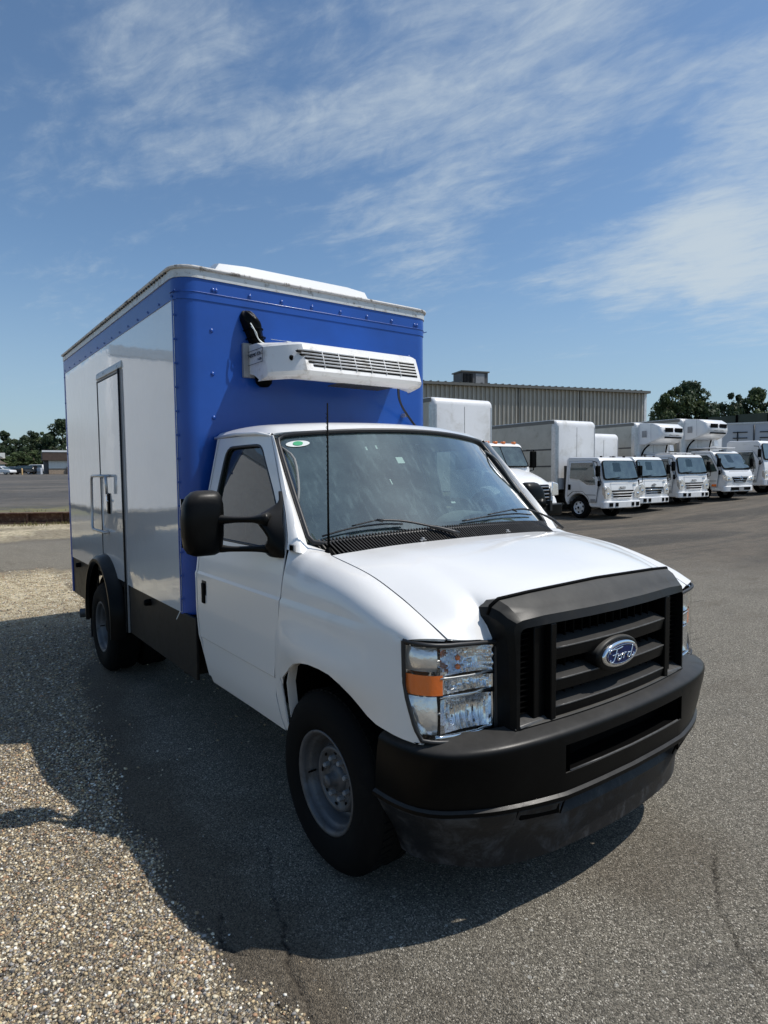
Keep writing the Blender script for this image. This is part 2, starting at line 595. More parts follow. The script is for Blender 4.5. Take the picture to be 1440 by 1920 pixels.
def axis(a, b, step, lo, hi, g):
    mid_ = list(np.arange(a, b+step/2, step))
    s_, x = step, b
    up_ = []
    while x < hi:
        s_ *= g
        x += s_
        up_.append(x)
    s_, x = step, a
    dn = []
    while x > lo:
        s_ *= g
        x -= s_
        dn.append(x)
    return np.array(dn[::-1]+mid_+up_)


gx = axis(-1.4, 1.9, .012, -1500, 900, 1.045)
gy = axis(-2.25, .5, .012, -900, 1500, 1.045)
GX, GY = np.meshgrid(gx, gy, indexing='ij')
gm = gravel_mask(GX, GY)
ck = near_crack(GX, GY)
ckm = np.exp(-(ck/.0055)**2)*np.clip(-.15+1.9*fbm(GX*6, GY*6, 71), 0, 1)
near = np.clip(1-np.hypot(GX-.5, GY+.8)/5, 0, 1)
GZ = zg(GX, GY)
GZ = GZ-.016*ckm*near
GZ = GZ+near*(.010*(fbm(GX*14, GY*14, 41)-.5)*gm+.004*(fbm(GX*30, GY*30, 42)-.5))
GZ = GZ+gm*near*.006-.006*near*(1-gm)*0
GZ = GZ+.05*(fbm(GX*.25, GY*.25, 50)-.5)*np.clip((np.hypot(GX, GY)-6)/10, 0, 1)*(np.hypot(GX, GY) < 60)
nx_, ny_ = GX.shape
me = bpy.data.meshes.new('ground')
co = np.stack([GX, GY, GZ], -1).reshape(-1, 3)
idx = np.arange(nx_*ny_).reshape(nx_, ny_)
q = np.stack([idx[:-1, :-1], idx[1:, :-1], idx[1:, 1:], idx[:-1, 1:]], -1).reshape(-1)
me.vertices.add(len(co))
me.vertices.foreach_set('co', co.ravel())
me.loops.add(len(q))
me.loops.foreach_set('vertex_index', q)
me.polygons.add(len(q)//4)
me.polygons.foreach_set('loop_start', np.arange(0, len(q), 4))
me.polygons.foreach_set('loop_total', np.full(len(q)//4, 4))
me.update()
at = me.attributes.new('gravel', 'FLOAT', 'POINT')
at.data.foreach_set('value', gm.ravel())
_wd = np.interp(GX, [-12, -6, -4.2, -3.3, -1.2, -.35, .23, .62, 1.2, 2], [-.30, -.55, -.98, -1.25, -1.56, -1.50, -1.46, -1.42, -1.6, -1.9])
dm_ = np.exp(-np.clip(GY-_wd, 0, 9)/.26)*(GY > _wd-.3)*(GX > -9)
dm_ = np.clip((dm_+.9*(fbm(GX*3.2, GY*3.2, 61)-.62))*2.2, 0, 1)*(1-gm)
dm_ = np.maximum(dm_, np.clip((fbm(GX*1.1, GY*1.1, 64)-.64)*5, 0, 1)*.6*(np.hypot(GX, GY) < 12))
at = me.attributes.new('dirt', 'FLOAT', 'POINT')
at.data.foreach_set('value', dm_.ravel())
at = me.attributes.new('crack', 'FLOAT', 'POINT')
at.data.foreach_set('value', ckm.ravel())

m = bpy.data.materials.new('worn asphalt and gravel')
m.use_nodes = True
m.node_tree.nodes.clear()
N = NT(m.node_tree)
geo = N.n('ShaderNodeNewGeometry')
P = geo.outputs['Position']
ag = N.n('ShaderNodeAttribute', attribute_name='gravel').outputs['Fac']
ac = N.n('ShaderNodeAttribute', attribute_name='crack').outputs['Fac']
sepP = N.n('ShaderNodeSeparateXYZ', {0: P})
v1 = N.n('ShaderNodeTexVoronoi', {'Vector': P, 'Scale': 210.0}, feature='F1')
v2 = N.n('ShaderNodeTexVoronoi', {'Vector': P, 'Scale': 85.0}, feature='F1')
v3 = N.n('ShaderNodeTexVoronoi', {'Vector': P, 'Scale': 34.0}, feature='F1')
r1 = N.n('ShaderNodeSeparateColor', {0: v1.outputs['Color']})
r2 = N.n('ShaderNodeSeparateColor', {0: v2.outputs['Color']})
r3 = N.n('ShaderNodeSeparateColor', {0: v3.outputs['Color']})
big = N.noise(P, .55, 5, .6, .3)
med = N.noise(P, 4.5, 6, .65, .2)
band_v = N.n('ShaderNodeMapping', {'Vector': P, 'Rotation': (0, 0, R_(-8)), 'Scale': (.35, .05, 1)}).outputs[0]
band = N.noise(band_v, 1.3, 6, .6, .4)
asph = N.ramp(r1.outputs[0], [(0, (.050, .044, .034)), (.3, (.125, .111, .086)), (.65, (.218, .195, .152)), (.90, (.31, .278, .22)), (.97, (.60, .55, .46))])
asph = N.mix(N.m('MULTIPLY', smooth(N, big, .48, .78), .4), asph, (.085, .077, .063))
asph = N.mix(N.m('MULTIPLY', smooth(N, med, .5, .8), .35), asph, (.165, .145, .115))
# dark millings further off by the truck row, with paler wheel tracks
yard = smooth(N, N.m('ADD', N.m('SUBTRACT', sepP.outputs[1], N.m('MULTIPLY', sepP.outputs[0], .45)), N.m('MULTIPLY', big, 5.0)), 9.0, 15.5)
yardc = N.ramp(band, [(.30, (.036, .031, .025)), (.46, (.062, .053, .042)), (.55, (.150, .122, .090)), (.62, (.085, .071, .055)), (.8, (.050, .043, .035))])
yardc = N.mix(N.m('MULTIPLY', smooth(N, N.noise(P, .9, 7, .7, .6), .5, .62), .5), yardc, (.105, .088, .068))
yardc = N.mix(N.m('MULTIPLY', smooth(N, N.noise(P, 2.2, 8, .75), .35, .75), .6), yardc, (.035, .033, .031))
asph = N.mix(N.m('MULTIPLY', yard, .85), asph, yardc)
# lot beyond the beam
lot = smooth(N, N.m('MULTIPLY', sepP.outputs[0], -1.0), 25.0, 29.0)
bl_v = N.n('ShaderNodeMapping', {'Vector': P, 'Rotation': (0, 0, R_(12)), 'Scale': (.16, .012, 1)}).outputs[0]
lotc = N.ramp(N.noise(bl_v, 1.0, 5, .6), [(.3, (.060, .058, .055)), (.5, (.085, .080, .074)), (.62, (.14, .125, .105)), (.7, (.075, .072, .068))])
lotc = N.mix(N.m('MULTIPLY', smooth(N, N.noise(P, .35, 8, .75, .8), .48, .6), .6), lotc, (.045, .043, .040))
asph = N.mix(N.m('MULTIPLY', lot, .9), asph, lotc)
gs_ = smooth(N, N.m('MULTIPLY', sepP.outputs[0], -1.0), 26.0, 27.5)
gs_ = N.m('MULTIPLY', gs_, N.m('SUBTRACT', 1.0, smooth(N, N.m('MULTIPLY', sepP.outputs[0], -1.0), 30.0, 36.0)))
asph = N.mix(N.m('MULTIPLY', gs_, smooth(N, N.noise(P, .8, 7, .7), .35, .6)), asph, N.mix(med, (.10, .095, .035), (.30, .27, .11)))
grav = N.ramp(r2.outputs[0], [(0, (.08, .065, .048)), (.2, (.20, .16, .11)), (.42, (.40, .32, .20)), (.6, (.54, .46, .32)), (.75, (.24, .21, .18)), (.88, (.66, .60, .48)), (.97, (.78, .74, .64))])
dirtc = N.mix(med, (.075, .060, .043), (.20, .155, .10))
grav = N.mix(N.m('MULTIPLY', smooth(N, v2.outputs['Distance'], .25, .8), .75), grav, dirtc)
grav = N.mix(N.m('MULTIPLY', smooth(N, big, .5, .75), .3), grav, (.22, .18, .13))
base = N.mix(smooth(N, N.m('ADD', ag, N.m('MULTIPLY', N.m('SUBTRACT', med, .5), .5)), .25, .65), asph, grav)
# stray pale stones pressed into the asphalt
st = N.m('MULTIPLY', N.m('GREATER_THAN', r3.outputs[1], .955), N.m('LESS_THAN', v3.outputs['Distance'], .26))
base = N.mix(N.m('MULTIPLY', st, N.m('SUBTRACT', 1.0, ag)), base, (.42, .40, .35))
farg = N.m('MULTIPLY', smooth(N, N.m('MULTIPLY', sepP.outputs[0], -1.0), 5.0, 7.5), N.m('SUBTRACT', 1.0, lot))
straw = N.ramp(N.noise(P, 6.0, 10, .82, .5), [(.36, (.12, .09, .055)), (.44, (.40, .32, .19)), (.52, (.74, .63, .42)), (.62, (.85, .77, .58))])
base = N.mix(N.m('MULTIPLY', N.m('MULTIPLY', farg, smooth(N, ag, .1, .5)), .95), base, straw)
edge = N.m('MULTIPLY', N.m('MULTIPLY', ag, N.m('SUBTRACT', 1.0, ag)), 2.4, clamp=True)
base = N.mix(edge, base, (.085, .068, .05))
ad = N.n('ShaderNodeAttribute', attribute_name='dirt').outputs['Fac']
base = N.mix(N.m('MULTIPLY', ad, .8), base, N.n('ShaderNodeVectorMath', {0: N.mix(med, (.060, .048, .034), (.15, .118, .080)), 'Scale': N.m('ADD', .45, N.m('MULTIPLY', r1.outputs[0], 1.1))}, operation='SCALE').outputs[0])
stain = smooth(N, N.noise(P, 1.1, 6, .7, 1.0), .60, .72)
base = N.mix(N.m('MULTIPLY', N.m('MULTIPLY', stain, .35), N.m('SUBTRACT', 1.0, ag)), base, (.05, .046, .04))
base = N.mix(N.m('MULTIPLY', ac, .9), base, (.012, .011, .010))
h = N.m('ADD', N.m('MULTIPLY', v1.outputs['Distance'], -.7), N.m('MULTIPLY', N.m('MULTIPLY', v2.outputs['Distance'], -2.2), ag))
h = N.m('ADD', h, N.m('MULTIPLY', med, .6))
bn = N.n('ShaderNodeBump', {'Height': h, 'Strength': 1.0, 'Distance': .009})
bs = N.n('ShaderNodeBsdfPrincipled', {'Base Color': base, 'Roughness': .82, 'Normal': bn.outputs[0], 'Specular IOR Level': .35})
N.n('ShaderNodeOutputMaterial', {'Surface': bs.outputs[0]})
gr = link('ground', me, m, None, True)
tag(gr, kind='structure')


def scatter(name, X, Y, size, colours, m_, lift=.25, ico=False, zoff=None):
    n = len(X)
    if ico:
        t = (1+5**.5)/2
        bv = np.array([(-1, t, 0), (1, t, 0), (-1, -t, 0), (1, -t, 0), (0, -1, t), (0, 1, t), (0, -1, -t), (0, 1, -t), (t, 0, -1), (t, 0, 1), (-t, 0, -1), (-t, 0, 1)])/math.sqrt(1+t*t)
        bf = np.array([(0, 11, 5), (0, 5, 1), (0, 1, 7), (0, 7, 10), (0, 10, 11), (1, 5, 9), (5, 11, 4), (11, 10, 2), (10, 7, 6), (7, 1, 8), (3, 9, 4), (3, 4, 2), (3, 2, 6), (3, 6, 8), (3, 8, 9), (4, 9, 5), (2, 4, 11), (6, 2, 10), (8, 6, 7), (9, 8, 1)])
    else:
        bv = np.array([(1, 0, 0), (0, 1, 0), (-1, 0, 0), (0, -1, 0), (0, 0, 1), (0, 0, -1)], float)
        bf = np.array([(0, 1, 4), (1, 2, 4), (2, 3, 4), (3, 0, 4), (1, 0, 5), (2, 1, 5), (3, 2, 5), (0, 3, 5)])
    k = len(bv)
    V = bv[None]*(.72+.56*rng.random((n, k, 1)))
    V = V*(np.stack([.75+.6*rng.random(n), .75+.5*rng.random(n), .45+.35*rng.random(n)], -1)[:, None])*size[:, None, None]
    a = rng.random(n)*6.283
    ca, sa = np.cos(a)[:, None], np.sin(a)[:, None]
    tl = (rng.random(n)-.5)[:, None]*.9
    x, y, z = V[..., 0], V[..., 1], V[..., 2]
    x, z = x*np.cos(tl)-z*np.sin(tl), x*np.sin(tl)+z*np.cos(tl)
    x, y = x*ca-y*sa, x*sa+y*ca
    base_z = zg(X, Y)+(zoff if zoff is not None else 0)
    V = np.stack([x+X[:, None], y+Y[:, None], z+(base_z+size*lift)[:, None]], -1).reshape(-1, 3)
    F = (bf[None]+np.arange(n)[:, None, None]*k).reshape(-1)
    me = bpy.data.meshes.new(name)
    me.vertices.add(len(V))
    me.vertices.foreach_set('co', V.ravel())
    me.loops.add(len(F))
    me.loops.foreach_set('vertex_index', F)
    me.polygons.add(len(F)//3)
    me.polygons.foreach_set('loop_start', np.arange(0, len(F), 3))
    me.polygons.foreach_set('loop_total', np.full(len(F)//3, 3))
    me.update()
    c = np.array(colours)[rng.integers(0, len(colours), n)]*(.8+.4*rng.random((n, 1)))
    at = me.color_attributes.new('stone', 'FLOAT_COLOR', 'POINT')
    at.data.foreach_set('color', np.repeat(np.concatenate([c, np.ones((n, 1))], 1), k, 0).ravel())
    o = link(name, me, m_, None, False)
    tag(o, kind='stuff')
    return o


m = bpy.data.materials.new('loose stones')
m.use_nodes = True
m.node_tree.nodes.clear()
N = NT(m.node_tree)
ca_ = N.n('ShaderNodeAttribute', attribute_name='stone').outputs['Color']
bs = N.n('ShaderNodeBsdfPrincipled', {'Base Color': ca_, 'Roughness': .7})
N.n('ShaderNodeOutputMaterial', {'Surface': bs.outputs[0]})
MT['stone'] = m
TAN = [(.56, .45, .28), (.48, .37, .22), (.30, .22, .13), (.22, .16, .10), (.42, .33, .20), (.40, .32, .20), (.72, .64, .48), (.80, .76, .66), (.26, .22, .18), (.12, .11, .10), (.58, .44, .25), (.06, .055, .05), (.40, .24, .14), (.66, .58, .42), (.32, .30, .28), (.20, .17, .13)]


def pick(n, x0, x1, y0, y1, keep):
    X = x0+(x1-x0)*rng.random(n)
    Y = y0+(y1-y0)*rng.random(n)
    k = keep(X, Y)
    s_ = rng.random(n) < k
    return X[s_], Y[s_]


def inview(X, Y):
    d0, d1 = X-CAMP.x, Y-CAMP.y
    z = d0*_fw.x+d1*_fw.y
    u = (d0*_rt.x+d1*_rt.y)/np.maximum(z, .01)
    return (z > .5) & (np.abs(u) < .72)


X, Y = pick(90000, -2.2, 1.4, -2.35, -1.2, lambda x, y: np.where(inview(x, y), np.clip(gravel_mask(x, y)*1.1-.05, 0, 1)**1.6*np.clip(1.15-np.hypot(x-.6, y+1.9)*.25, .1, 1)*np.clip(.15+1.5*fbm(x*5, y*5, 91), .2, 1), 0))
sz = .0018+.0062*rng.random(len(X))**3.2
zo = .010*(fbm(X*14, Y*14, 41)-.5)*gravel_mask(X, Y)+.004*gravel_mask(X, Y)
g1_ = scatter('gravel', X, Y, sz, TAN, 'stone', .3, True, zo)
tag(g1_, 'loose tan and grey pebbles covering the lower left corner beside the asphalt', 'gravel')
X, Y = pick(60000, -11, -1.2, -2.4, .6, lambda x, y: np.where(inview(x, y), np.clip(gravel_mask(x, y), 0, 1)*.75+.02, 0))
sz = .004+.009*rng.random(len(X))**2.5
g2_ = scatter('gravel', X, Y, sz, TAN, 'stone', .3)
tag(g2_, 'thinner scattered gravel alongside and behind the blue box truck', 'gravel')
X, Y = pick(9000, -5, 1.9, -1.7, 6, lambda x, y: np.where(inview(x, y), .35*np.exp(-((y+1.35)/.28)**2)+.10, 0))
sz = .0018+.0038*rng.random(len(X))**3
g3_ = scatter('stone_chips', X, Y, sz, TAN[:5]+[(.7, .7, .68)], 'stone', .4)
tag(g3_, 'small pale stone chips strewn over the bare asphalt round the truck', 'gravel')

# ================================================================== the delivery truck
T = empty('box_truck', (0, 0, 0), 0, 'large white cab truck with blue and white box body standing in the foreground', 'truck')

ZT = [.40, .50, .58, .745, .755, .90, 1.128, 1.142, 1.2, 1.3, 1.36, 1.4, 1.6, 1.86, 1.95, 2.1]
YT = [.950, .966, .985, .995, 1.003, 1.006, 1.004, .996, .988, .970, .957, .945, .890, .820, .797, .75]


def ys(z):
    return float(np.interp(z, ZT, YT))


def sidegrid(xa, xb, zs, nx, s, off=0.0):
    """grid on the cab side: xa(z), xb(z) bounds"""
    return [[(xa(z)+(xb(z)-xa(z))*t, s*(ys(z)+off), z) for t in np.linspace(0, 1, nx)] for z in zs]


def fit(zs, xs):
    return lambda z: float(np.interp(z, zs, xs))


door_f = fit([.49, .689, .777, 1.07, 1.145, 1.33, 1.41, 1.533, 1.905, 1.94], [-.335, -.392, -.366, -.312, -.308, -.314, -.332, -.418, -.738, -.775])
door_r = fit([.47, .58, .68, .885, 1.17, 1.95], [-1.255, -1.302, -1.332, -1.366, -1.378, -1.478])
# window edges by height with rounded corners
wz = [1.352, 1.358, 1.372, 1.40, 1.45, 1.568, 1.80, 1.84, 1.862, 1.872, 1.876]
win_f = fit(wz, [-.56, -.49, -.45, -.428, -.44, -.528, -.772, -.812, -.845, -.875, -.92])
win_r = fit(wz, [-1.16, -1.21, -1.25, -1.275, -1.292, -1.305, -1.312, -1.306, -1.29, -1.27, -1.22])


def win_outline(s, off=0, grow=0):
    P = [(win_f(z)+grow, s*(ys(z)+off), z) for z in wz]
    P += [(win_r(z)-grow, s*(ys(z)+off), z) for z in reversed(wz)]
    P.append(P[0])
    return P


cut = [(-.13, .835, 1.34), (.19, .845, 1.293), (.39, .845, 1.231), (.538, .845, 1.171), (.612, .843, 1.138), (.649, .840, 1.118)]


def gt(y, t):
    """windscreen surface, y at the base, t from base to top"""
    ay = y/.86
    b = np.array([-.12-.15*ay**2, y, 1.415-.04*ay**2])
    a = np.array([-.60-.17*ay**2, y*.775/.86, 1.957-.042*ay**2])
    return b+(a-b)*t-np.array([.55, 0, .48])*.006*math.sin(math.pi*t)


# --- doors
def make_door(s):
    zs = sorted(set([.495, .52, .56, .60, .66, .745, .755, .80, .85, .9, .95, 1.0, 1.05, 1.1, 1.128, 1.142, 1.17, 1.2, 1.25, 1.3, 1.352]))
    b = MB()
    rf = lambda z: door_r(z)+.012
    ff = lambda z: door_f(z)-.004
    b.grid(sidegrid(rf, ff, zs, 26, s))
    zs2 = sorted(set(wz+[1.5, 1.63, 1.7, 1.75]))
    b.grid(sidegrid(rf, win_r, zs2, 5, s))
    b.grid(sidegrid(win_f, ff, zs2, 6, s))
    b.grid(sidegrid(rf, ff, [1.876, 1.90, 1.925, 1.935], 20, s))
    d = b.obj('door', 'white_low', T, sm=True, solid=.012, angle=20)
    g = MB()
    g.grid(sidegrid(lambda z: win_r(z)-.01, lambda z: win_f(z)+.01, zs2, 12, s, -.012))
    g.obj('window', 'side', d, sm=True, recalc=False)
    g = MB()
    g.tube(cr(win_outline(s, .001, 0), 90), .0085, 6, caps=False)
    g.obj('window_seal', 'seal', d, sm=True)
    # handle recess, paddle and lock
    h = MB()
    h.box(-1.29, -1.215, s*1.004, s*1.011, .94, 1.10)
    hd = h.obj('handle', 'seal', d, bevel=.018, seg=3)
    h = MB()
    h.box(-1.275, -1.232, s*1.010, s*1.022, .965, 1.085)
    h.obj('handle_paddle', 'black', d, bevel=.01, seg=2)
    h = MB()
    h.lathe([(0, .006), (.011, .006), (.013, .003), (.013, 0)], (-1.245, s*1.004, .895), 'y', 14, s)
    h.obj('lock', 'rim', d, sm=True)
    # dark gap line round the door
    gp = MB()
    P = [(door_f(z), s*(ys(z)-.004), z) for z in np.linspace(.50, 1.93, 40)]
    gp.tube(P, .0066, 5)
    P = [(door_r(z)+.006, s*(ys(z)-.004), z) for z in np.linspace(.50, 1.93, 30)]
    gp.tube(P, .0066, 5)
    gp.obj('door_gap', 'black', T, sm=True)
    return d


for s in (-1, 1):
    make_door(s)
    # rear edge of the cab and drip rail
    b = MB()
    b.grid(sidegrid(lambda z: door_r(z)-.02, lambda z: door_r(z)+.0, sorted([.52, .7, .755, .9, 1.128, 1.142, 1.3, 1.4, 1.6, 1.86, 1.94]), 4, s))
    b.obj('cab_corner', 'white_low', T, sm=True, solid=.012, angle=40)
    b = MB()
    b.tube([(-1.545, s*.80, 1.945), (-1.2, s*.812, 1.952), (-.9, s*.815, 1.940), (-.765, s*.812, 1.922)], [.010, .012, .011, .006], 8)
    b.obj('drip_rail', 'white', T, sm=True)
    # sill under the door
    b = MB()
    b.prism([(-1.27, .475), (-.30, .488), (-.32, .52), (-1.29, .51)], 'y', s*.90, s*.965)
    b.obj('sill', 'white_low', T, bevel=.01)
    # A pillar
    rows = []
    for t in np.linspace(-.07, 1, 18):
        g0 = gt(s*.86, max(t, -.03))+(np.array([.02, s*.006, -.02])*(-t/.07) if t < 0 else 0)
        z = 1.40+(1.925-1.40)*t
        a = np.array([door_f(z)+.004, s*ys(z), z])
        g0 = g0+np.array([0, s*.018, 0])
        midp = (a+g0)/2+np.array([.028, s*.010, .0])
        rows.append(cr([a, midp, g0], 7))
    MB().grid(rows).obj('windscreen_pillar', 'white', T, sm=True, solid=.01)
    # fender: side, top roll and the piece behind the wheel
    xe = fit([.755, .80, .87, .955, 1.14], [.620, .602, .580, .562, .562])
    ztp = lambda x: float(np.interp(x, [.25, .38, .50, .562], [1.150, 1.147, 1.140, 1.122]))
    planx = [-.4, .30, .40, .46, .52, .562, .61, .63]
    plany = [1.006, 1.005, 1.001, .995, .984, .970, .947, .928]
    azx = [-.312, -.276, -.269, -.262, -.215, -.142, -.07, 0, .09, .169, .24, .301, .35, .387, .437, .50, .56, .62]
    azz = [.50, .505, .66, .753, .836, .879, .900, .911, .914, .910, .89, .863, .83, .805, .784, .773, .762, .753]

    def fy(x, z):
        bul = .030*math.exp(-((x-.07)/.40)**4)*math.exp(-((z-.93)/.10)**2)
        yz = ys(z)
        if x > .25 and z > 1.0:
            w_ = min((x-.25)/.18, 1)
            yz = yz*(1-w_)+float(np.interp(z, [1.0, 1.06, 1.12, 1.2], [1.005, 1.004, 1.001, .988]))*w_
        return s*(min(yz, float(np.interp(x, planx, plany))*yz/1.006)+bul)
    zf = [0, .015, .04, .10, .2, .32, .46, .62, .78, .9]
    ncol = 64
    G = [[None]*ncol for _ in range(len(zf)+4)]
    for j, t in enumerate(np.linspace(0, 1, ncol)):
        x0 = -.308+(.62+.308)*t
        zlo = float(np.interp(x0, azx, azz))
        for i, f_ in enumerate(zf+[None]*4):
            z = zlo+(1.10-zlo)*f_ if f_ is not None else [1.10, 1.128, 1.142, 1.15][i-len(zf)]
            x = x0
            lim = xe(z)
            x = -.308+(lim+.308)*t if t > .6 else x0 if x0 < lim else lim
            if t > .6:
                tt = (t-.6)/.4
                xs_ = -.308+(.62+.308)*.6
                x = xs_+(lim-xs_)*tt
                if i < len(zf):
                    zl = float(np.interp(x, azx, azz))
                    z = zl+(1.10-zl)*f_
            z = min(z, ztp(x))
            G[i][j] = (x, fy(x, z), z)
    # keep the door side following the gap line
    for i in range(len(G)):
        for j in range(6):
            x, y_, z = G[i][j]
            e = door_f(z)+.004
            w_ = 1-j/6
            G[i][j] = (x*(1-w_)+e*w_ if z > .66 else x+(e-(-.308))*w_, y_, z)
    st = [[(-.31, ys(1.146), 1.146), (-.31, .990, 1.20), (-.312, .972, 1.29), (-.318, .952, 1.372), (-.33, .935, 1.408)],
          [(-.2, ys(1.146), 1.146), (-.2, .990, 1.20), (-.2, .965, 1.285), (-.2, .905, 1.348), (-.205, .800, 1.346)],
          [(-.13, ys(1.146), 1.146), (-.13, .986, 1.21), (-.13, .955, 1.285), (-.13, .905, 1.33), (-.13, .835, 1.34)],
          [(.17, ys(1.146), 1.146), (.17, .990, 1.195), (.172, .966, 1.250), (.18, .916, 1.286), (.19, .849, 1.293)],
          [(.38, 1.0, 1.146), (.38, .988, 1.178), (.384, .962, 1.210), (.387, .912, 1.233), (.39, .849, 1.231)],
          [(.50, .989, 1.140), (.506, .979, 1.156), (.518, .954, 1.173), (.530, .910, 1.180), (.538, .849, 1.172)],
          [(.562, .969, 1.122), (.590, .958, 1.127), (.618, .934, 1.130), (.638, .900, 1.128), (.648, .845, 1.119)]]
    st = [[(a, s*b_, c) for a, b_, c in r] for r in st]
    dn_ = loft(st, 16, 400)
    xk = np.array([r[0][0] for r in dn_])
    picks = [int(np.argmin(np.abs(xk-G[-1][j][0]))) for j in range(ncol)]
    off_ = [np.array(G[-1][j])-np.array(dn_[k][0]) for j, k in enumerate(picks)]
    for i in range(1, 16):
        G.append([tuple(np.array(dn_[k][i])+off_[j]*max(0, 1-i/8)) for j, k in enumerate(picks)])
    # ease the columns so that neighbouring picks stay even
    for i in range(len(zf)+4, len(G)):
        A_r = np.array(G[i])
        for _ in range(2):
            A_r[1:-1] = (A_r[:-2]+2*A_r[1:-1]+A_r[2:])/4
        G[i] = [tuple(v) for v in A_r]
    MB().grid(G).obj('fender', 'white_low', T, sm=True, solid=.010, angle=32)
    b = MB()   # shut line between fender and bonnet
    b.tube(cr([(x, s*(y_), z-.004) for x, y_, z in cut], 40), .0068, 5)
    b.obj('bonnet_gap', 'black', T, sm=True)
    b = MB()   # rolled lip and inner well
    b.grid([[(x, fy(x, z), z), (x, fy(x, z)-s*.012, z-.004), (x, fy(x, z)-s*.045, z+.004)] for x, z in zip(azx, azz)])
    b.obj('arch_lip', 'white_low', T, sm=True, solid=.004)
    b = MB()
    rows = []
    for x, z in zip(azx, azz):
        rows.append([(x, s*.955, z+.004), (x, s*.85, z+.02), (x, s*.62, z+.02)])
    b.grid(rows)
    V = [(x, s*.62, z) for x in (-.5, .6) for z in (.3, 1.0)]
    b.add(V, [(0, 1, 3, 2)])
    b.obj('wheel_well', 'black', T, sm=False)
    # small square vent badge ahead of the door
    b = MB()
    b.box(-.30, -.255, s*.944, s*.957, 1.358, 1.392)
    v = b.obj('pillar_badge', 'grey', T, bevel=.004)
    b = MB()
    for k in range(3):
        b.box(-.292+.012*k, -.285+.012*k, s*.950, s*.960, 1.364, 1.387)
    b.obj('badge_bars', 'black', v)

# --- bonnet
hc = [[(-.035, 0, 1.378), (.15, 0, 1.362), (.4, 0, 1.325), (.60, 0, 1.282), (.685, 0, 1.252)],
      [(-.05, .3, 1.374), (.15, .3, 1.360), (.4, .3, 1.322), (.59, .3, 1.279), (.680, .3, 1.246)],
      [(-.075, .5, 1.367), (.15, .5, 1.354), (.4, .5, 1.313), (.575, .5, 1.269), (.670, .5, 1.236)],
      [(-.085, .60, 1.361), (.15, .60, 1.342), (.39, .600, 1.298), (.56, .603, 1.246), (.655, .612, 1.186)],
      [(-.10, .645, 1.356), (.15, .648, 1.338), (.39, .650, 1.291), (.54, .652, 1.238), (.61, .646, 1.182), (.663, .622, 1.088)],
      [(-.105, .70, 1.352), (.16, .71, 1.330), (.39, .715, 1.280), (.54, .715, 1.224), (.62, .71, 1.168), (.664, .69, 1.098)],
      [(-.115, .77, 1.347), (.175, .78, 1.314), (.385, .782, 1.259), (.535, .782, 1.199), (.62, .78, 1.146), (.660, .77, 1.108)],
      [(-.125, .830, 1.341), (.188, .840, 1.294), (.388, .840, 1.233), (.536, .840, 1.173), (.610, .838, 1.140), (.648, .835, 1.120)]]
full = [mir(c, -1) for c in hc[:0:-1]]+hc
MB().grid(loft(full, 40, 90)).obj('bonnet', 'white', T, sm=True, solid=.008, angle=85)

# --- windscreen, frame band, roof
NY = 34
yy = np.linspace(-.86, .86, NY)
G = [[gt(y_, t) for y_ in yy] for t in np.linspace(0, 1, 14)]
ws = MB().grid(G).obj('windscreen', 'wind', T, sm=True, recalc=False)
b = MB()
ring = [gt(y_, 0) for y_ in np.linspace(-.80, .80, 20)]+[gt(.845, .02), gt(.86, .07)]+[gt(.86, t) for t in np.linspace(.15, .9, 12)]+[gt(.855, .965), gt(.82, .995)]
ring += [gt(y_, 1) for y_ in np.linspace(.76, -.76, 20)]+[gt(-.82, .995), gt(-.855, .965)]+[gt(-.86, t) for t in np.linspace(.9, .15, 12)]+[gt(-.86, .07), gt(-.845, .02), gt(-.80, 0)]
b.tube([p+np.array([.006, 0, .006]) for p in ring], .013, 8, caps=False)
b.obj('windscreen_seal', 'seal', T, sm=True)
# black printed border of the glass, 4 mm inside it
b = MB()
inn = lambda y_, t: gt(y_, t)-np.array([.004, 0, .004])
b.grid([[inn(y_, t) for y_ in yy] for t in (-.03, .03, .085)])
b.grid([[inn(y_, t) for y_ in yy] for t in (.955, 1)])
for s in (-1, 1):
    b.grid([[inn(s*.86, t), inn(s*.805, t)] for t in np.linspace(.085, .955, 12)])
b.obj('glass_border', 'black', T, sm=True)

rf_ = [[(-.765, .80, 1.925), (-.9, .803, 1.943), (-1.2, .80, 1.955), (-1.545, .79, 1.948)],
       [(-.765, .775, 1.932), (-.88, .765, 1.972), (-1.2, .76, 1.985), (-1.545, .76, 1.975)],
       [(-.725, .66, 1.943), (-.84, .65, 1.985), (-1.2, .65, 2.003), (-1.545, .65, 1.995)],
       [(-.65, .38, 1.958), (-.76, .38, 1.999), (-1.1, .38, 2.017), (-1.545, .38, 2.01)],
       [(-.612, 0, 1.966), (-.72, 0, 2.006), (-1.1, 0, 2.024), (-1.545, 0, 2.018)]]
full = [mir(c, -1) for c in rf_]+rf_[-2::-1]
MB().grid(loft(full, 16, 50)).obj('roof', 'white', T, sm=True, solid=.01)
b = MB()
b.grid([[gt(y_, 1)+np.array([-.002, 0, -.004]) for y_ in yy], [gt(y_, 1)+np.array([-.06, 0, .028]) for y_ in yy]])
b.obj('roof_front_edge', 'white', T, sm=True)

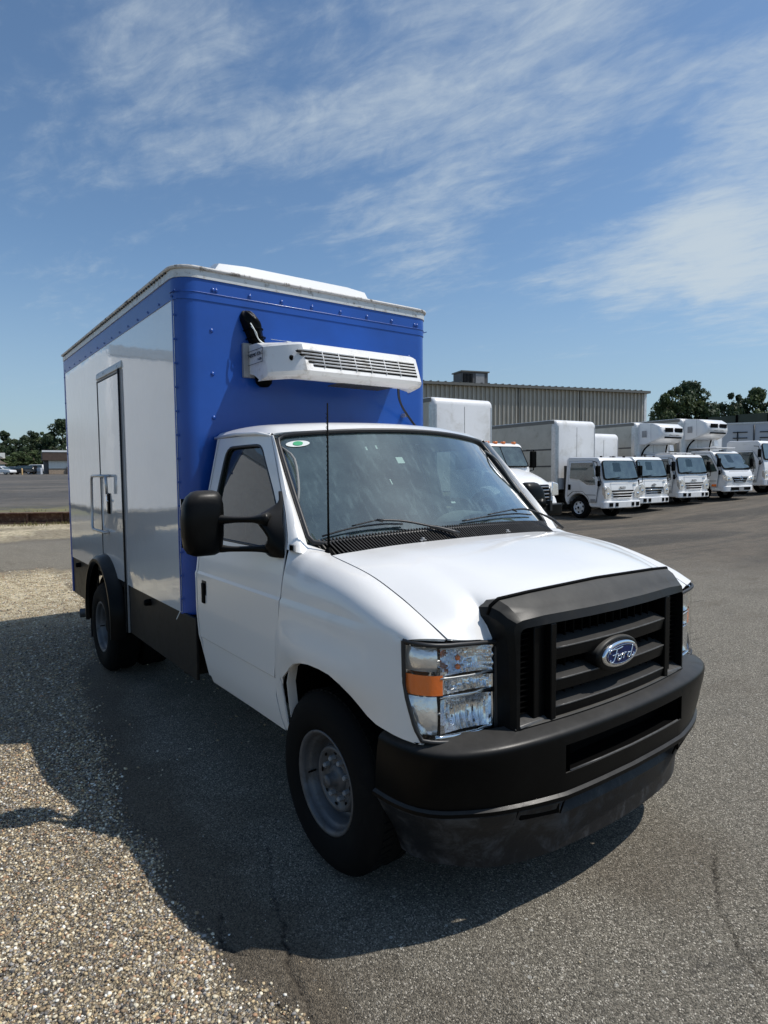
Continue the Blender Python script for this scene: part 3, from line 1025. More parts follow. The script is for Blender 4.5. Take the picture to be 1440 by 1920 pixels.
# --- cowl with louvres
hrear = lambda y_: np.array([-.035-.09*(y_/.82)**2-.12*min(max((abs(y_)-.74)/.12, 0), 1)**1.5, y_*.985, 1.372-.036*(y_/.82)**2])
cy_ = np.linspace(-.86, .86, 50)
G = []
for t in np.linspace(0, 1, 6):
    G.append([gt(y_, 0)*(1-t)+hrear(y_)*t+np.array([.01, 0, -.020*math.sin(math.pi*t)-.006]) for y_ in cy_])
MB().grid(G).obj('cowl', 'black', T, sm=True)
b = MB()
for k in range(104):
    y_ = -.84+1.68*k/103
    a = gt(y_, .035)+np.array([.016, 0, .010])
    c_ = hrear(y_)+np.array([.006, 0, -.002])
    sk = .018 if y_ < 0 else .012
    V = [a+[0, -.0035, 0], a+[0, .0035, 0], c_+[0, .0035+sk, 0], c_+[0, -.0035+sk, 0]]
    V += [v+[0, 0, -.025] for v in V]
    b.add(V, [(0, 1, 2, 3), (4, 7, 6, 5), (0, 4, 5, 1), (1, 5, 6, 2), (2, 6, 7, 3), (3, 7, 4, 0)])
o = b.obj('cowl_louvre', 'plast', T)
o['kind'] = 'stuff'
for y_ in (-.33, .28):
    b = MB()
    c_ = hrear(y_)
    b.box(c_[0]-.05, c_[0]-.02, y_-.02, y_+.02, c_[2]+.008, c_[2]+.02)
    b.box(c_[0]-.035, c_[0]-.02, y_-.008, y_+.008, c_[2]+.0, c_[2]+.03)
    b.obj('washer_nozzle', 'grey', T, bevel=.003)


# --- wipers
def wiper(blade, knee, arm_end, fat):
    e = empty('wiper', parent=T)
    lift = np.array([.018, 0, .018])
    P = [gt(y_, t)+lift*k for (y_, t), k in zip(blade, (.55, .75, .8, .55))]
    b = MB()
    b.tube(cr(P, 14), .0048, 6)
    b.obj('wiper_blade', 'seal', e, sm=True)
    b = MB()
    kp = gt(*knee)+lift*1.7
    ends = [kp]+[np.array(p) for p in arm_end]
    b.tube(cr([P[1]+lift*.7, kp], 6), .004, 5)
    b.tube(cr([P[2]+lift*.7, kp], 6), .004, 5)
    b.tube(cr(ends, 12), [.006]*8+[fat]*4, 7)
    b.obj('wiper_arm', 'seal', e, sm=True)


wiper([(-.80, .055), (-.66, .085), (-.50, .09), (-.38, .08)], (-.53, .105), [(-.165, -.38, 1.475), (-.09, -.2, 1.432), (-.035, -.12, 1.405)], .0115)
wiper([(.0, .06), (.2, .08), (.5, .10), (.72, .10)], (.455, .115), [(-.20, .60, 1.49), (-.15, .76, 1.43), (-.12, .83, 1.37)], .009)

# --- stickers on the glass and mirror stem
b = MB()
c_ = gt(-.755, .91)
b.add([gt(-.755+.066*math.cos(a), .91+.030*math.sin(a))+np.array([-.007, 0, -.007])*0+np.array([.003, 0, .003]) for a in np.linspace(0, 6.283, 25)[:-1]], [tuple(range(24))])
o = b.obj('oval_sticker', 'paper', T)
b = MB()
b.add([gt(-.755+.028*math.cos(a), .911+.021*math.sin(a))+np.array([.0045, 0, .0045]) for a in np.linspace(0, 6.283, 17)[:-1]], [tuple(range(16))])
b.obj('sticker_print', 'green', o)
for (y_, t), w_, h_ in (((-.165, .71), .045, .032), ((-.355, .84), .010, .018), ((-.285, .85), .010, .018), ((.715, .90), .018, .022), ((-.30, .50), .006, .026), ((.05, .27), .03, .008)):
    b = MB()
    b.add([gt(y_-w_/2*1.1, t-h_)+[-.008, 0, -.008], gt(y_+w_/2*1.1, t-h_)+[-.008, 0, -.008], gt(y_+w_/2*1.1, t+h_)+[-.008, 0, -.008], gt(y_-w_/2*1.1, t+h_)+[-.008, 0, -.008]], [(0, 1, 2, 3)])
    b.obj('windscreen_label', 'paper', T)

# --- cab interior
b = MB()
b.grid([[(gt(y_, 0)[0]-.02, y_*.97, 1.375) for y_ in np.linspace(-.9, .9, 12)], [(-.42, y_, 1.40) for y_ in np.linspace(-.9, .9, 12)],
        [(-.62, y_, 1.37) for y_ in np.linspace(-.9, .9, 12)], [(-.70, y_, 1.2) for y_ in np.linspace(-.9, .9, 12)], [(-.68, y_, .8) for y_ in np.linspace(-.9, .9, 12)]])
b.obj('dashboard', 'dash', T, sm=True, angle=60)
b = MB()
b.box(-1.56, -.2, -.93, .93, .60, .66)
b.box(-1.30, -.60, .18, .62, 1.40, 1.405)
b.obj('cab_floor', 'black', T)
b = MB()   # instrument hood ahead of the wheel
b.grid([[(-.40-.10*math.cos(a*.5), .45+.24*math.cos(a), 1.39+.075*math.sin(a)) for a in np.linspace(0, math.pi, 14)], [(-.62, .45+.22*math.cos(a), 1.385+.085*math.sin(a)) for a in np.linspace(0, math.pi, 14)]])
b.obj('instrument_hood', 'dash', T, sm=True, solid=.01)
b = MB()
ctr = Vector((-.74, .45, 1.36))
e1, e2 = Vector((0, 1, 0)), Vector((.42, 0, .9)).normalized()
b.tube([ctr+e1*.2*math.cos(a)+e2*.2*math.sin(a) for a in np.linspace(0, 2*math.pi, 41)], .015, 8, caps=False)
b.tube([ctr-e1*.19, ctr-e2*.02, ctr+e1*.19], .018, 6)
b.tube([ctr, ctr+Vector((.3, 0, -.12))], .03, 8)
b.obj('steering_wheel', 'black', T, sm=True)
for yc_ in (-.45, .45):
    st_ = MB()
    st_.box(-1.32, -.86, yc_-.25, yc_+.25, .92, 1.05)
    sd = st_.obj('seat', 'seat', T, bevel=.05, seg=3)
    st_ = MB()
    st_.prism([(-1.34, 1.0), (-1.20, 1.0), (-1.36, 1.62), (-1.47, 1.62)], 'y', yc_-.24, yc_+.24)
    st_.obj('seat_back', 'seat', sd, bevel=.05, seg=3)
    st_ = MB()
    st_.prism([(-1.38, 1.66), (-1.30, 1.66), (-1.33, 1.83), (-1.42, 1.83)], 'y', yc_-.13, yc_+.13)
    st_.obj('headrest', 'seat', sd, bevel=.04, seg=3)
b = MB()
b.grid([[(door_r(z)-.012, y_*(ys(z)-.008), z) for y_ in (-1, -.5, 0, .5, 1)] for z in np.linspace(.6, 1.94, 12)])
b.obj('bulkhead', 'seat', T)
b = MB()   # interior mirror
b.box(-.66, -.63, -.16, .10, 1.80, 1.86)
b.tube([(-.645, -.03, 1.86), (-.61, -.03, 1.93)], .008, 6)
b.obj('interior_mirror', 'black', T, bevel=.012)
b = MB()   # folded sun visor strap and grab handles along the pillars
for s in (-1, 1):
    b = MB()
    b.tube(cr([(-.72, s*.77, 1.86), (-.60, s*.76, 1.80), (-.50, s*.79, 1.66), (-.44, s*.83, 1.56)], 10), .007, 6)
    b.obj('pillar_trim', 'dash', T, sm=True)
b = MB()
b.grid([[gt(y_, 1.0)+np.array([-.03, 0, -.02]) for y_ in np.linspace(-.8, .8, 9)], [np.array((-1.53, y_*.95, 1.94)) for y_ in np.linspace(-.8, .8, 9)]])
b.obj('headliner', 'trim', T)

# --- antenna
b = MB()
b.lathe([(0, .035), (.010, .035), (.016, .022), (.024, .010), (.026, 0)], (-.2, -.803, 1.338), 'z', 16)
an = b.obj('antenna', 'black', T, sm=True)
b = MB()
b.tube([(-.2, -.803, 1.36), (-.2, -.803, 1.50), (-.192, -.803, 2.04)], [.0065, .0048, .0034], 6)
P = [(-.2+.008*0+.0042*math.cos(k*.9), -.803+.0042*math.sin(k*.9), 1.5+.5*k/160) for k in range(160)]
b.tube(P, .0013, 4)
b.obj('antenna_mast', 'black', an, sm=True)


# --- grille
def gp_(y_):
    return .806-.12*y_*y_


def ring_pts(kind):
    """matching outlines of the grille surround, from lower left over the top to lower right"""
    out_ = []
    if kind == 'outer':
        L = [(.672, -.612, .745), (.668, -.615, .90), (.662, -.618, 1.06), (.655, -.626, 1.14), (.656, -.638, 1.180), (.662, -.628, 1.212), (.672, -.598, 1.236)]
        mid = [(.684, y_, 1.243+.010*(1-abs(y_)/.6)) for y_ in (-.45, -.2, 0, .2, .45)]
    elif kind == 'front':
        L = [(.742, -.606, .742), (.742, -.607, .90), (.738, -.610, 1.05), (.730, -.618, 1.12), (.724, -.620, 1.15), (.728, -.607, 1.178), (.738, -.575, 1.19)]
        mid = [(gp_(y_)-.045, y_, 1.196) for y_ in (-.45, -.2, 0, .2, .45)]
    else:
        L = [(gp_(.58), -.582, .742), (gp_(.58), -.582, .90), (gp_(.58), -.582, 1.03), (gp_(.58), -.582, 1.10), (gp_(.58), -.580, 1.126), (gp_(.57), -.570, 1.137), (gp_(.55), -.552, 1.142)]
        mid = [(gp_(y_), y_, 1.144) for y_ in (-.45, -.2, 0, .2, .45)]
    return L+mid+[(x, -y_, z) for x, y_, z in reversed(L)]


O, Fp, I = ring_pts('outer'), ring_pts('front'), ring_pts('inner')
rows = []
for o_, f_, i_ in zip(O, Fp, I):
    o_, f_, i_ = map(np.array, (o_, f_, i_))
    rows.append([o_-[.06, 0, .01], o_, (o_*.5+f_*.5)+[.006, 0, .004], f_, (f_+i_)/2+[.008, 0, .003], i_, i_-[.07, 0, 0]])
gr_ = MB().grid(rows).obj('grille', 'plast2', T, sm=True, solid=.004, angle=24)
b = MB()
b.tube([(o_[0]-.001, o_[1], o_[2]+.004) for o_ in O[4:-4]], .0075, 6)
b.obj('grille_gap', 'black', gr_, sm=True)
b = MB()     # bottom rail under the openings
G = []
for y_ in np.linspace(-.60, .60, 25):
    x = gp_(y_)
    G.append([(x-.08, y_, .770), (x-.004, y_, .768), (x, y_, .764), (x, y_, .735), (x-.03, y_, .715)])
b.grid(G)
b.obj('lower_rail', 'plast2', gr_, sm=True, angle=40)
for z in (1.043, .919, .812):
    b = MB()
    G = []
    for y_ in np.linspace(-.392, .392, 15):
        x = gp_(y_)-.010
        G.append([(x-.075, y_, z+.020), (x-.060, y_, z+.019), (x-.010, y_, z+.002), (x-.002, y_, z-.003), (x, y_, z-.010), (x-.006, y_, z-.050), (x-.05, y_, z-.052)])
    b.grid(G)
    gb_ = b.obj('grille_bar', 'plast', gr_, sm=True, angle=30, solid=.004)
    b = MB()
    b.tube([(gp_(y_)-.010, y_, z-.004) for y_ in np.linspace(-.392, .392, 15)], .0042, 6)
    b.obj('bar_highlight', 'edge', gb_, sm=True)  # thin strip painting the sunlit lip of the bar
for s in (-1, 1):
    b = MB()
    x = gp_(.41)
    b.box(x-.09, x-.001, s*.393, s*.425, .745, 1.140)
    b.obj('divider', 'plast', gr_, bevel=.004)
    b = MB()
    b.box(gp_(.46)-.10, gp_(.46)-.025, s*.426, s*.49, .775, 1.13)
    b.obj('side_panel', 'plast', gr_, bevel=.004)
    b = MB()
    b.prism([(gp_(.5)-.10, .80), (gp_(.5)-.01, .775), (gp_(.5)-.004, .765), (gp_(.5)-.10, .765)], 'y', s*.428, s*.58)
    b.obj('pocket_shelf', 'edge', gr_, bevel=.003)  # shelf coloured pale to paint its sunlit edge
    b = MB()
    for k in range(15):
        z = .80+.022*k
        b.box(gp_(.54)-.10, gp_(.54)-.035, s*.50, s*.578, z, z+.003)
    o = b.obj('pocket_fin', 'black', gr_)
b = MB()
b.add([(.69, -.6, .72), (.69, .6, .72), (.675, .6, 1.15), (.675, -.6, 1.15)], [(0, 1, 2, 3)])
b.obj('grille_back', 'black', gr_)
b = MB()
for k in range(15):
    y_ = -.385+.77*k/14
    b.box(.70, .735, y_-.003, y_+.003, .76, 1.14)
b.obj('grille_fin', 'black', gr_)
# emblem: dark surround, bright ring, blue field, script
BC = (.800, -.022, .962)


def oval(name, a, b_, x0, x1, m_, par, bev=.004):
    P = [(BC[1]+a*math.cos(t), BC[2]+b_*math.sin(t)) for t in np.linspace(0, 2*math.pi, 49)[:-1]]
    bb = MB()
    bb.prism(P, 'x', x0, x1)
    return bb.obj(name, m_, par, bevel=bev, seg=3)


em = oval('emblem', .146, .072, .745, .815, 'plast2', gr_, .012)
em2 = oval('emblem_ring', .124, .0545, .80, .827, 'chrome', gr_, .008)
em3 = oval('emblem_field', .108, .042, .81, .8285, 'oval', gr_, .002)
rim_ = [(.8295, BC[1]+.102*math.cos(t), BC[2]+.037*math.sin(t)) for t in np.linspace(0, 2*math.pi, 49)]
bb = MB()
bb.tube(rim_, .0012, 5, caps=False)


def stroke(P, w=.0034, n=20):
    bb.tube([(.8300, BC[1]+x*1.12, BC[2]+y_*1.05) for x, y_ in [(q_[0], q_[1]) for q_ in cr([(a, c, 0) for a, c in P], n)]], [w*.7]+[w]*(n-2)+[w*.7], 6)


stroke([(-.075, .010), (-.080, .020), (-.062, .026), (-.035, .024), (-.012, .026), (.004, .029)], .0032)          # top of the F
stroke([(-.034, .024), (-.040, .008), (-.050, -.012), (-.062, -.024), (-.076, -.022), (-.074, -.012)], .0036)
stroke([(-.062, .003), (-.044, .004), (-.026, .006)], .0028)
stroke([(-.018, -.002), (-.029, -.008), (-.027, -.020), (-.014, -.019), (-.006, -.008), (-.014, .000), (-.018, -.004), (-.004, -.003), (.008, .002)], .0030, 26)
stroke([(.008, .004), (.010, -.008), (.006, -.020)], .0032)
stroke([(.009, -.006), (.018, .002), (.028, .001)], .0030)
stroke([(.056, -.001), (.040, -.003), (.033, -.014), (.042, -.021), (.054, -.010), (.060, .004), (.068, .026)], .0031, 26)
stroke([(.066, .020), (.058, -.006), (.057, -.018), (.068, -.018), (.078, -.008)], .0032)
bb.obj('emblem_script', 'chrome', gr_, sm=True)

# --- headlamps
lampx = [(.562, .968), (.612, .945), (.652, .895), (.671, .78), (.677, .612)]


def lamp_xy(t, back=0):
    p = cr([(a, b_, 0) for a, b_ in lampx], 41)[int(round(t*40))]
    return p[0]-back, p[1]-back*.55


def lp(t, z, s, back=0):
    zmin = lamp_bot(t)
    x, y_ = lamp_xy(t, back)
    return (x, s*y_, z+.028*(1-t))


def lamp_top(t):
    return 1.094-.012*t


def lamp_bot(t):
    return float(np.interp(t, [0, .10, .17, 1], [.925, .802, .744, .714]))


for s in (-1, 1):
    hl = empty('headlight', parent=T)
    b = MB()
    ol = [lp(t, lamp_top(t), s) for t in np.linspace(0, 1, 14)]+[lp(1, z, s) for z in np.linspace(1.06, .73, 8)]+[lp(t, lamp_bot(t), s) for t in np.linspace(1, .17, 12)]
    ol += [lp(t, lamp_bot(t), s) for t in (.13, .10, .05)]+[lp(0, z, s) for z in (.925, .97, 1.03, 1.08)]
    b.tube(ol+[ol[0]], .0085, 8, caps=False)
    b.obj('bezel', 'seal', hl, sm=True)
    b = MB()
    G = [[lp(t, lamp_top(t)+(lamp_bot(t)-lamp_top(t))*v, s, .11) for t in np.linspace(0, 1, 10)] for v in np.linspace(0, 1, 8)]
    b.grid(G)
    for v in (0, 1):
        G = [[lp(t, lamp_top(t)+(lamp_bot(t)-lamp_top(t))*v, s, bk) for t in np.linspace(0, 1, 10)] for bk in (.004, .11)]
        b.grid(G)
    for t in (0, 1):
        G = [[lp(t, lamp_top(t)+(lamp_bot(t)-lamp_top(t))*v, s, bk) for v in np.linspace(0, 1, 6)] for bk in (.004, .11)]
        b.grid(G)
    b.obj('housing', 'chrome', hl, sm=False)

    # three deep bowls on the front part
    def bowl(name, t0, t1, z0, z1, depth, flutes, seed):
        rr_ = random.Random(seed)
        bb_ = MB()
        nU, nV = 60, 16
        G = []
        for i in range(nV):
            v = i/(nV-1)
            row = []
            for j in range(nU):
                u = j/(nU-1)
                dd = depth*(1-(2*u-1)**2)*(1-.7*(2*v-1)**2)
                dd += .0055*math.sin(u*flutes*math.pi*2)*(dd/depth)*(1 if flutes != 5 else (.5 if u > .5 else .15))+(.004*math.sin(v*18) if flutes == 5 and u > .5 else 0)+.004*math.sin(v*7+u*3)*(dd/depth)+rr_.uniform(-.0014, .0014)*(dd/depth)
                t = t0+(t1-t0)*u
                row.append(lp(t, z0+(z1-z0)*v, s, .012+dd))
            G.append(row)
        bb_.grid(G)
        return bb_.obj(name, 'refl', hl, sm=True)
    bowl('reflector', .34, .965, .972, 1.068, .055, 5, 3)
    bowl('reflector', .385, .965, .906, .957, .045, 7, 5)
    bowl('reflector', .34, .965, .760, .886, .065, 9, 9)
    for (tc_, zc_, r_) in ((.90, 1.02, .016), (.60, .82, .020), (.85, .80, .03)):
        bb_ = MB()
        p = lp(tc_, zc_, s, .05)
        bb_.lathe([(0, .03), (r_*.5, .028), (r_, .012), (r_, 0), (0, -.005)], p, 'x', 16)
        bb_.obj('bulb', 'lens' if r_ > .018 else 'chrome', hl, sm=True)
    bb_ = MB()
    p = lp(.56, 1.028, s, .035)
    bb_.lathe([(0, .012), (.008, .010), (.011, 0), (0, -.01)], p, 'x', 12)
    p = lp(.56, .995, s, .035)
    bb_.lathe([(0, .012), (.008, .010), (.011, 0), (0, -.01)], p, 'x', 12)
    bb_.obj('amber_bulb', 'amber', hl, sm=True)
    # chrome dividers
    for (ta, tb, z, r_) in ((.34, .97, .964, .0045), (.385, .97, .897, .0045), (.34, .97, .893, .003), (.30, .97, .748, .009), (.34, .97, 1.072, .003)):
        bb_ = MB()
        bb_.tube([lp(t, z+(.004 if t > .8 else 0), s, .014) for t in np.linspace(ta, tb, 12)], r_, 6)
        bb_.obj('lamp_divider', 'alu2' if z > .9 else 'chrome', hl, sm=True)
    # ribbed side plates and amber marker
    for nm, z0, z1, m_, ta, tb in (('side_reflector', .984, 1.072, 'chromef', .02, .33), ('marker_lens', .903, .976, 'amber', .01, .375), ('side_reflector', .745, .892, 'chromef', .04, .33)):
        bb_ = MB()
        G = []
        for v in np.linspace(0, 1, 6):
            z = z0+(z1-z0)*v
            row = []
            for t in np.linspace(ta, tb, 9):
                zz = z
                zb_ = lamp_bot(t)+.012
                row.append(lp(t, max(zz, zb_), s, .012 if m_ == 'amber' else .03-.014*math.sin(v*math.pi)))
            G.append(row)
        bb_.grid(G)
        bb_.obj(nm, m_, hl, sm=True)
    G = [[lp(t, lamp_top(t)+(lamp_bot(t)-lamp_top(t))*v, s, 0) for t in np.linspace(0, 1, 20)] for v in np.linspace(0, 1, 6)]
    MB().grid(G).obj('lens', 'lens', hl, sm=True, recalc=False)

# --- bumper
bpl = [(.43, .984), (.52, .980), (.60, .965), (.665, .935), (.715, .890), (.76, .820), (.805, .70), (.838, .52), (.858, .28), (.866, 0)]


def corner(yv, z):
    c_ = min(max((yv-.42)/.42, 0), 1)
    return .050*c_*max(0, (.716-z)/.23)


def bxy(t, inset=0):
    """t 0..1 from the right rear end to the middle"""
    c = cr([(a, b_, 0) for a, b_ in bpl], 101)
    k = t*100
    i = min(int(k), 99)
    p = c[i]+(c[i+1]-c[i])*(k-i)
    d = c[min(i+1, 100)]-c[max(i-1, 0)]
    d = d/np.linalg.norm(d)
    nn = np.array([-d[1], d[0], 0])
    if nn[1] < 0 and i < 50:
        nn = -nn
    if nn[0] < 0:
        nn = -nn
    if inset > .03 and abs(inset-.045) > .0151:
        return p[0]-inset, p[1]*(1-inset*.45)
    p = p-nn*inset
    return p[0], p[1]


def t_of_y(yv):
    ts = np.linspace(.3, 1, 200)
    return float(ts[np.argmin([abs(bxy(t)[1]-yv) for t in ts])])


TS = t_of_y(.392)
tt = list(np.linspace(0, .25, 8))+list(np.linspace(.27, TS, 18))+list(np.linspace(TS, 1, 9))[1:]
cols = [(t, -1) for t in tt]+[(t, 1) for t in reversed(tt[:-1])]
prof = [(.105, .764), (.046, .752), (.018, .741), (.007, .735), (.001, .727), (0, .716), (-.003, .690), (-.003, .582), (0, .508), (-.013, .500), (-.014, .488), (.012, .478)]
G = []
for ins, z in prof:
    G.append([(bxy(t, ins)[0]-corner(bxy(t)[1], z), sg*max(bxy(t, ins)[1]-.35*corner(bxy(t)[1], z), 0), z) for t, sg in cols])
b = MB()
nC = len(cols)
V = [p for r in G for p in r]
F = []
for i in range(len(G)-1):
    for j in range(nC-1):
        ya = (V[j][1]+V[j+1][1])/2
        if i == 6 and abs(ya) < .391:
            continue
        F.append((i*nC+j, i*nC+j+1, (i+1)*nC+j+1, (i+1)*nC+j))
b.add(V, F)
bu = b.obj('front_bumper', 'plast', T, sm=True, angle=50, solid=.006)
b = MB()     # opening: walls and lower lip with its highlight painted in
a_ = gp_(0)
x0_, x1_ = .76, .871
P0 = [(bxy(t, .001)[0], sg*bxy(t, .001)[1]) for t, sg in [(TS, -1), ((TS+1)/2, -1), (1, 1), ((TS+1)/2, 1), (TS, 1)]]
b.grid([[(x0_, y_, .582) for x, y_ in P0], [(x, y_, .582) for x, y_ in P0]])
b.grid([[(x0_, y_, .690) for x, y_ in P0], [(x, y_, .690) for x, y_ in P0]])
b.grid([[(x0_, y_, .582) for x, y_ in P0], [(x0_, y_, .690) for x, y_ in P0]])
for s in (-1, 1):
    b.add([(x0_, s*P0[-1][1], .582), (P0[-1][0], s*P0[-1][1], .582), (P0[-1][0], s*P0[-1][1], .69), (x0_, s*P0[-1][1], .69)], [(0, 1, 2, 3)])
b.obj('bumper_opening', 'black', bu)
b = MB()
b.tube([(x+.001, y_, .583) for x, y_ in P0], .0048, 6)
b.obj('opening_lip', 'edge', bu, sm=True)
# valance under the bumper: fog pockets left closed, long recess in the middle
G = []
vp = [(.012, .478), (.010, .470), (.055, .455), (.060, .425), (.045, .405), (.040, .395), (.055, .30), (.085, .235), (.10, .232)]
vp_side = [(.010, .478), (.006, .468), (.010, .455), (.018, .425), (.026, .405), (.034, .385), (.055, .30), (.085, .232), (.10, .230)]
dcols = [(t, sg) for t, sg in cols]
dpl = cr([(a, b_, 0) for a, b_ in [(.40, .852), (.44, .852), (.50, .838), (.56, .80), (.63, .742), (.686, .68), (.744, .544), (.778, .38), (.798, .2), (.806, 0)]], 101)
for k in range(len(vp)):
    row = []
    for t, sg in dcols:
        yv = abs(bxy(t)[1])
        w_ = 1-min(max((yv-.40)/.03, 0), 1)
        ins = vp[k][0]*w_+vp_side[k][0]*(1-w_)
        z = vp[k][1]*w_+vp_side[k][1]*(1-w_)
        x, y_ = bxy(t, ins)
        x, y_ = x-corner(yv, z if z > .40 else .40), y_-.35*corner(yv, z if z > .40 else .40)
        if z < .39:
            f_ = min((.39-z)/.15, 1)
            q_ = dpl[int(round(t*100))]
            x, y_ = x*(1-f_)+q_[0]*f_, y_*(1-f_)+q_[1]*f_
        row.append((x, sg*max(y_, 0), z))
    G.append(row)
b = MB().grid(G)
dm = b.obj('air_dam', 'dam', T, sm=True, angle=35, solid=.005)
for s in (-1, 1):
    b = MB()
    t0, t1 = t_of_y(.60), t_of_y(.435)
    pts = []
    for t, z in ((t0, .432), (t1, .425), (t1, .468), (t0, .466)):
        x, y_ = bxy(t, -.001)
        x -= corner(y_, .45)
        pts.append((x-.012, s*y_, z))
    b.add(pts+[(p[0]-.03, p[1], p[2]) for p in pts], [(0, 1, 2, 3), (4, 5, 6, 7), (0, 1, 5, 4), (1, 2, 6, 5), (2, 3, 7, 6), (3, 0, 4, 7)])
    b.obj('tow_pocket', 'black', dm)
    b = MB()
    for yv in (.415, .62):
        t = t_of_y(yv)
        b.tube([(bxy(t, .006)[0]-corner(yv, .475), s*bxy(t, .006)[1], .475), (bxy(t, .028)[0]-corner(yv, .41), s*bxy(t, .028)[1], .41)], .0035, 5)
    b.obj('dam_seam', 'black', dm)
# dark body under the nose so no light shines through
b = MB()
b.box(-.45, .62, -.60, .60, .36, 1.0)
b.box(-1.5, -.30, -.62, .62, .42, .62)
b.obj('engine_bay', 'black', T)


# --- mirrors
def towing_mirror(s):
    e = empty('towing_mirror', parent=T)
    secs = []
    for z, xo, yi, yo, d in ((1.322, -.66, 1.165, 1.27, .05), (1.333, -.645, 1.145, 1.295, .085), (1.36, -.632, 1.13, 1.312, .11), (1.42, -.625, 1.125, 1.322, .12), (1.50, -.622, 1.122, 1.324, .125), (1.57, -.628, 1.122, 1.315, .12), (1.61, -.642, 1.128, 1.295, .10), (1.632, -.66, 1.14, 1.27, .07), (1.640, -.675, 1.165, 1.24, .04)):
        w_ = (yo-yi)/2
        c_ = (yo+yi)/2
        row = []
        for k in range(28):
            a = 2*math.pi*k/28
            cx_, sx_ = math.cos(a), math.sin(a)
            pw = .55
            x = xo-d/2+d/2*math.copysign(abs(cx_)**pw, cx_)
            y_ = c_+w_*math.copysign(abs(sx_)**pw, sx_)
            row.append((x, s*y_, z))
        secs.append(row)
    b = MB()
    k0 = len(secs)
    V = [p for r in secs for p in r]
    F = [(i*28+j, i*28+(j+1) % 28, (i+1)*28+(j+1) % 28, (i+1)*28+j) for i in range(k0-1) for j in range(28)]
    F += [tuple(range(28)), tuple((k0-1)*28+j for j in range(28))]
    b.add(V, F)
    b.obj('mirror_housing', 'plast', e, sm=True, angle=60)
    b = MB()
    b.box(-.752, -.748, s*1.14, s*1.305, 1.36, 1.60)
    b.obj('mirror_glass', 'mirror', e)
    b = MB()
    b.tube(cr([(-.66, s*1.16, 1.495), (-.60, s*1.12, 1.497), (-.50, s*1.045, 1.50), (-.42, s*1.0, 1.502)], 12), [.03, .026, .020, .018, .016, .0155, .0155, .016, .018, .024, .030, .034], 10)
    b.tube(cr([(-.68, s*1.15, 1.352), (-.60, s*1.10, 1.352), (-.50, s*1.03, 1.357), (-.42, s*.99, 1.362)], 12), [.022, .020, .016, .014, .0135, .0135, .014, .015, .016, .018, .022, .024], 10)
    b.obj('mirror_arm', 'plast', e, sm=True)
    # sail shaped base on the door
    b = MB()
    rows = []
    for z, xa, xb, bul in ((1.325, -.47, -.325, .02), (1.345, -.52, -.32, .035), (1.37, -.50, -.325, .055), (1.41, -.455, -.335, .062), (1.45, -.50, -.352, .080), (1.485, -.565, -.375, .095), (1.515, -.58, -.398, .085), (1.54, -.54, -.418, .055), (1.58, -.475, -.452, .02), (1.63, -.505, -.494, .012)):
        row = []
        for t in np.linspace(0, 1, 9):
            x = xa+(xb-xa)*t
            row.append((x, s*(ys(z)+.004+bul*math.sin(math.pi*min(max(.12+.80*t, 0), 1))), z))
        rows.append(row)
    b.grid(loft(rows, 14, 26))
    b.obj('mirror_base', 'plast', e, sm=True, solid=.01)


towing_mirror(-1)
towing_mirror(1)


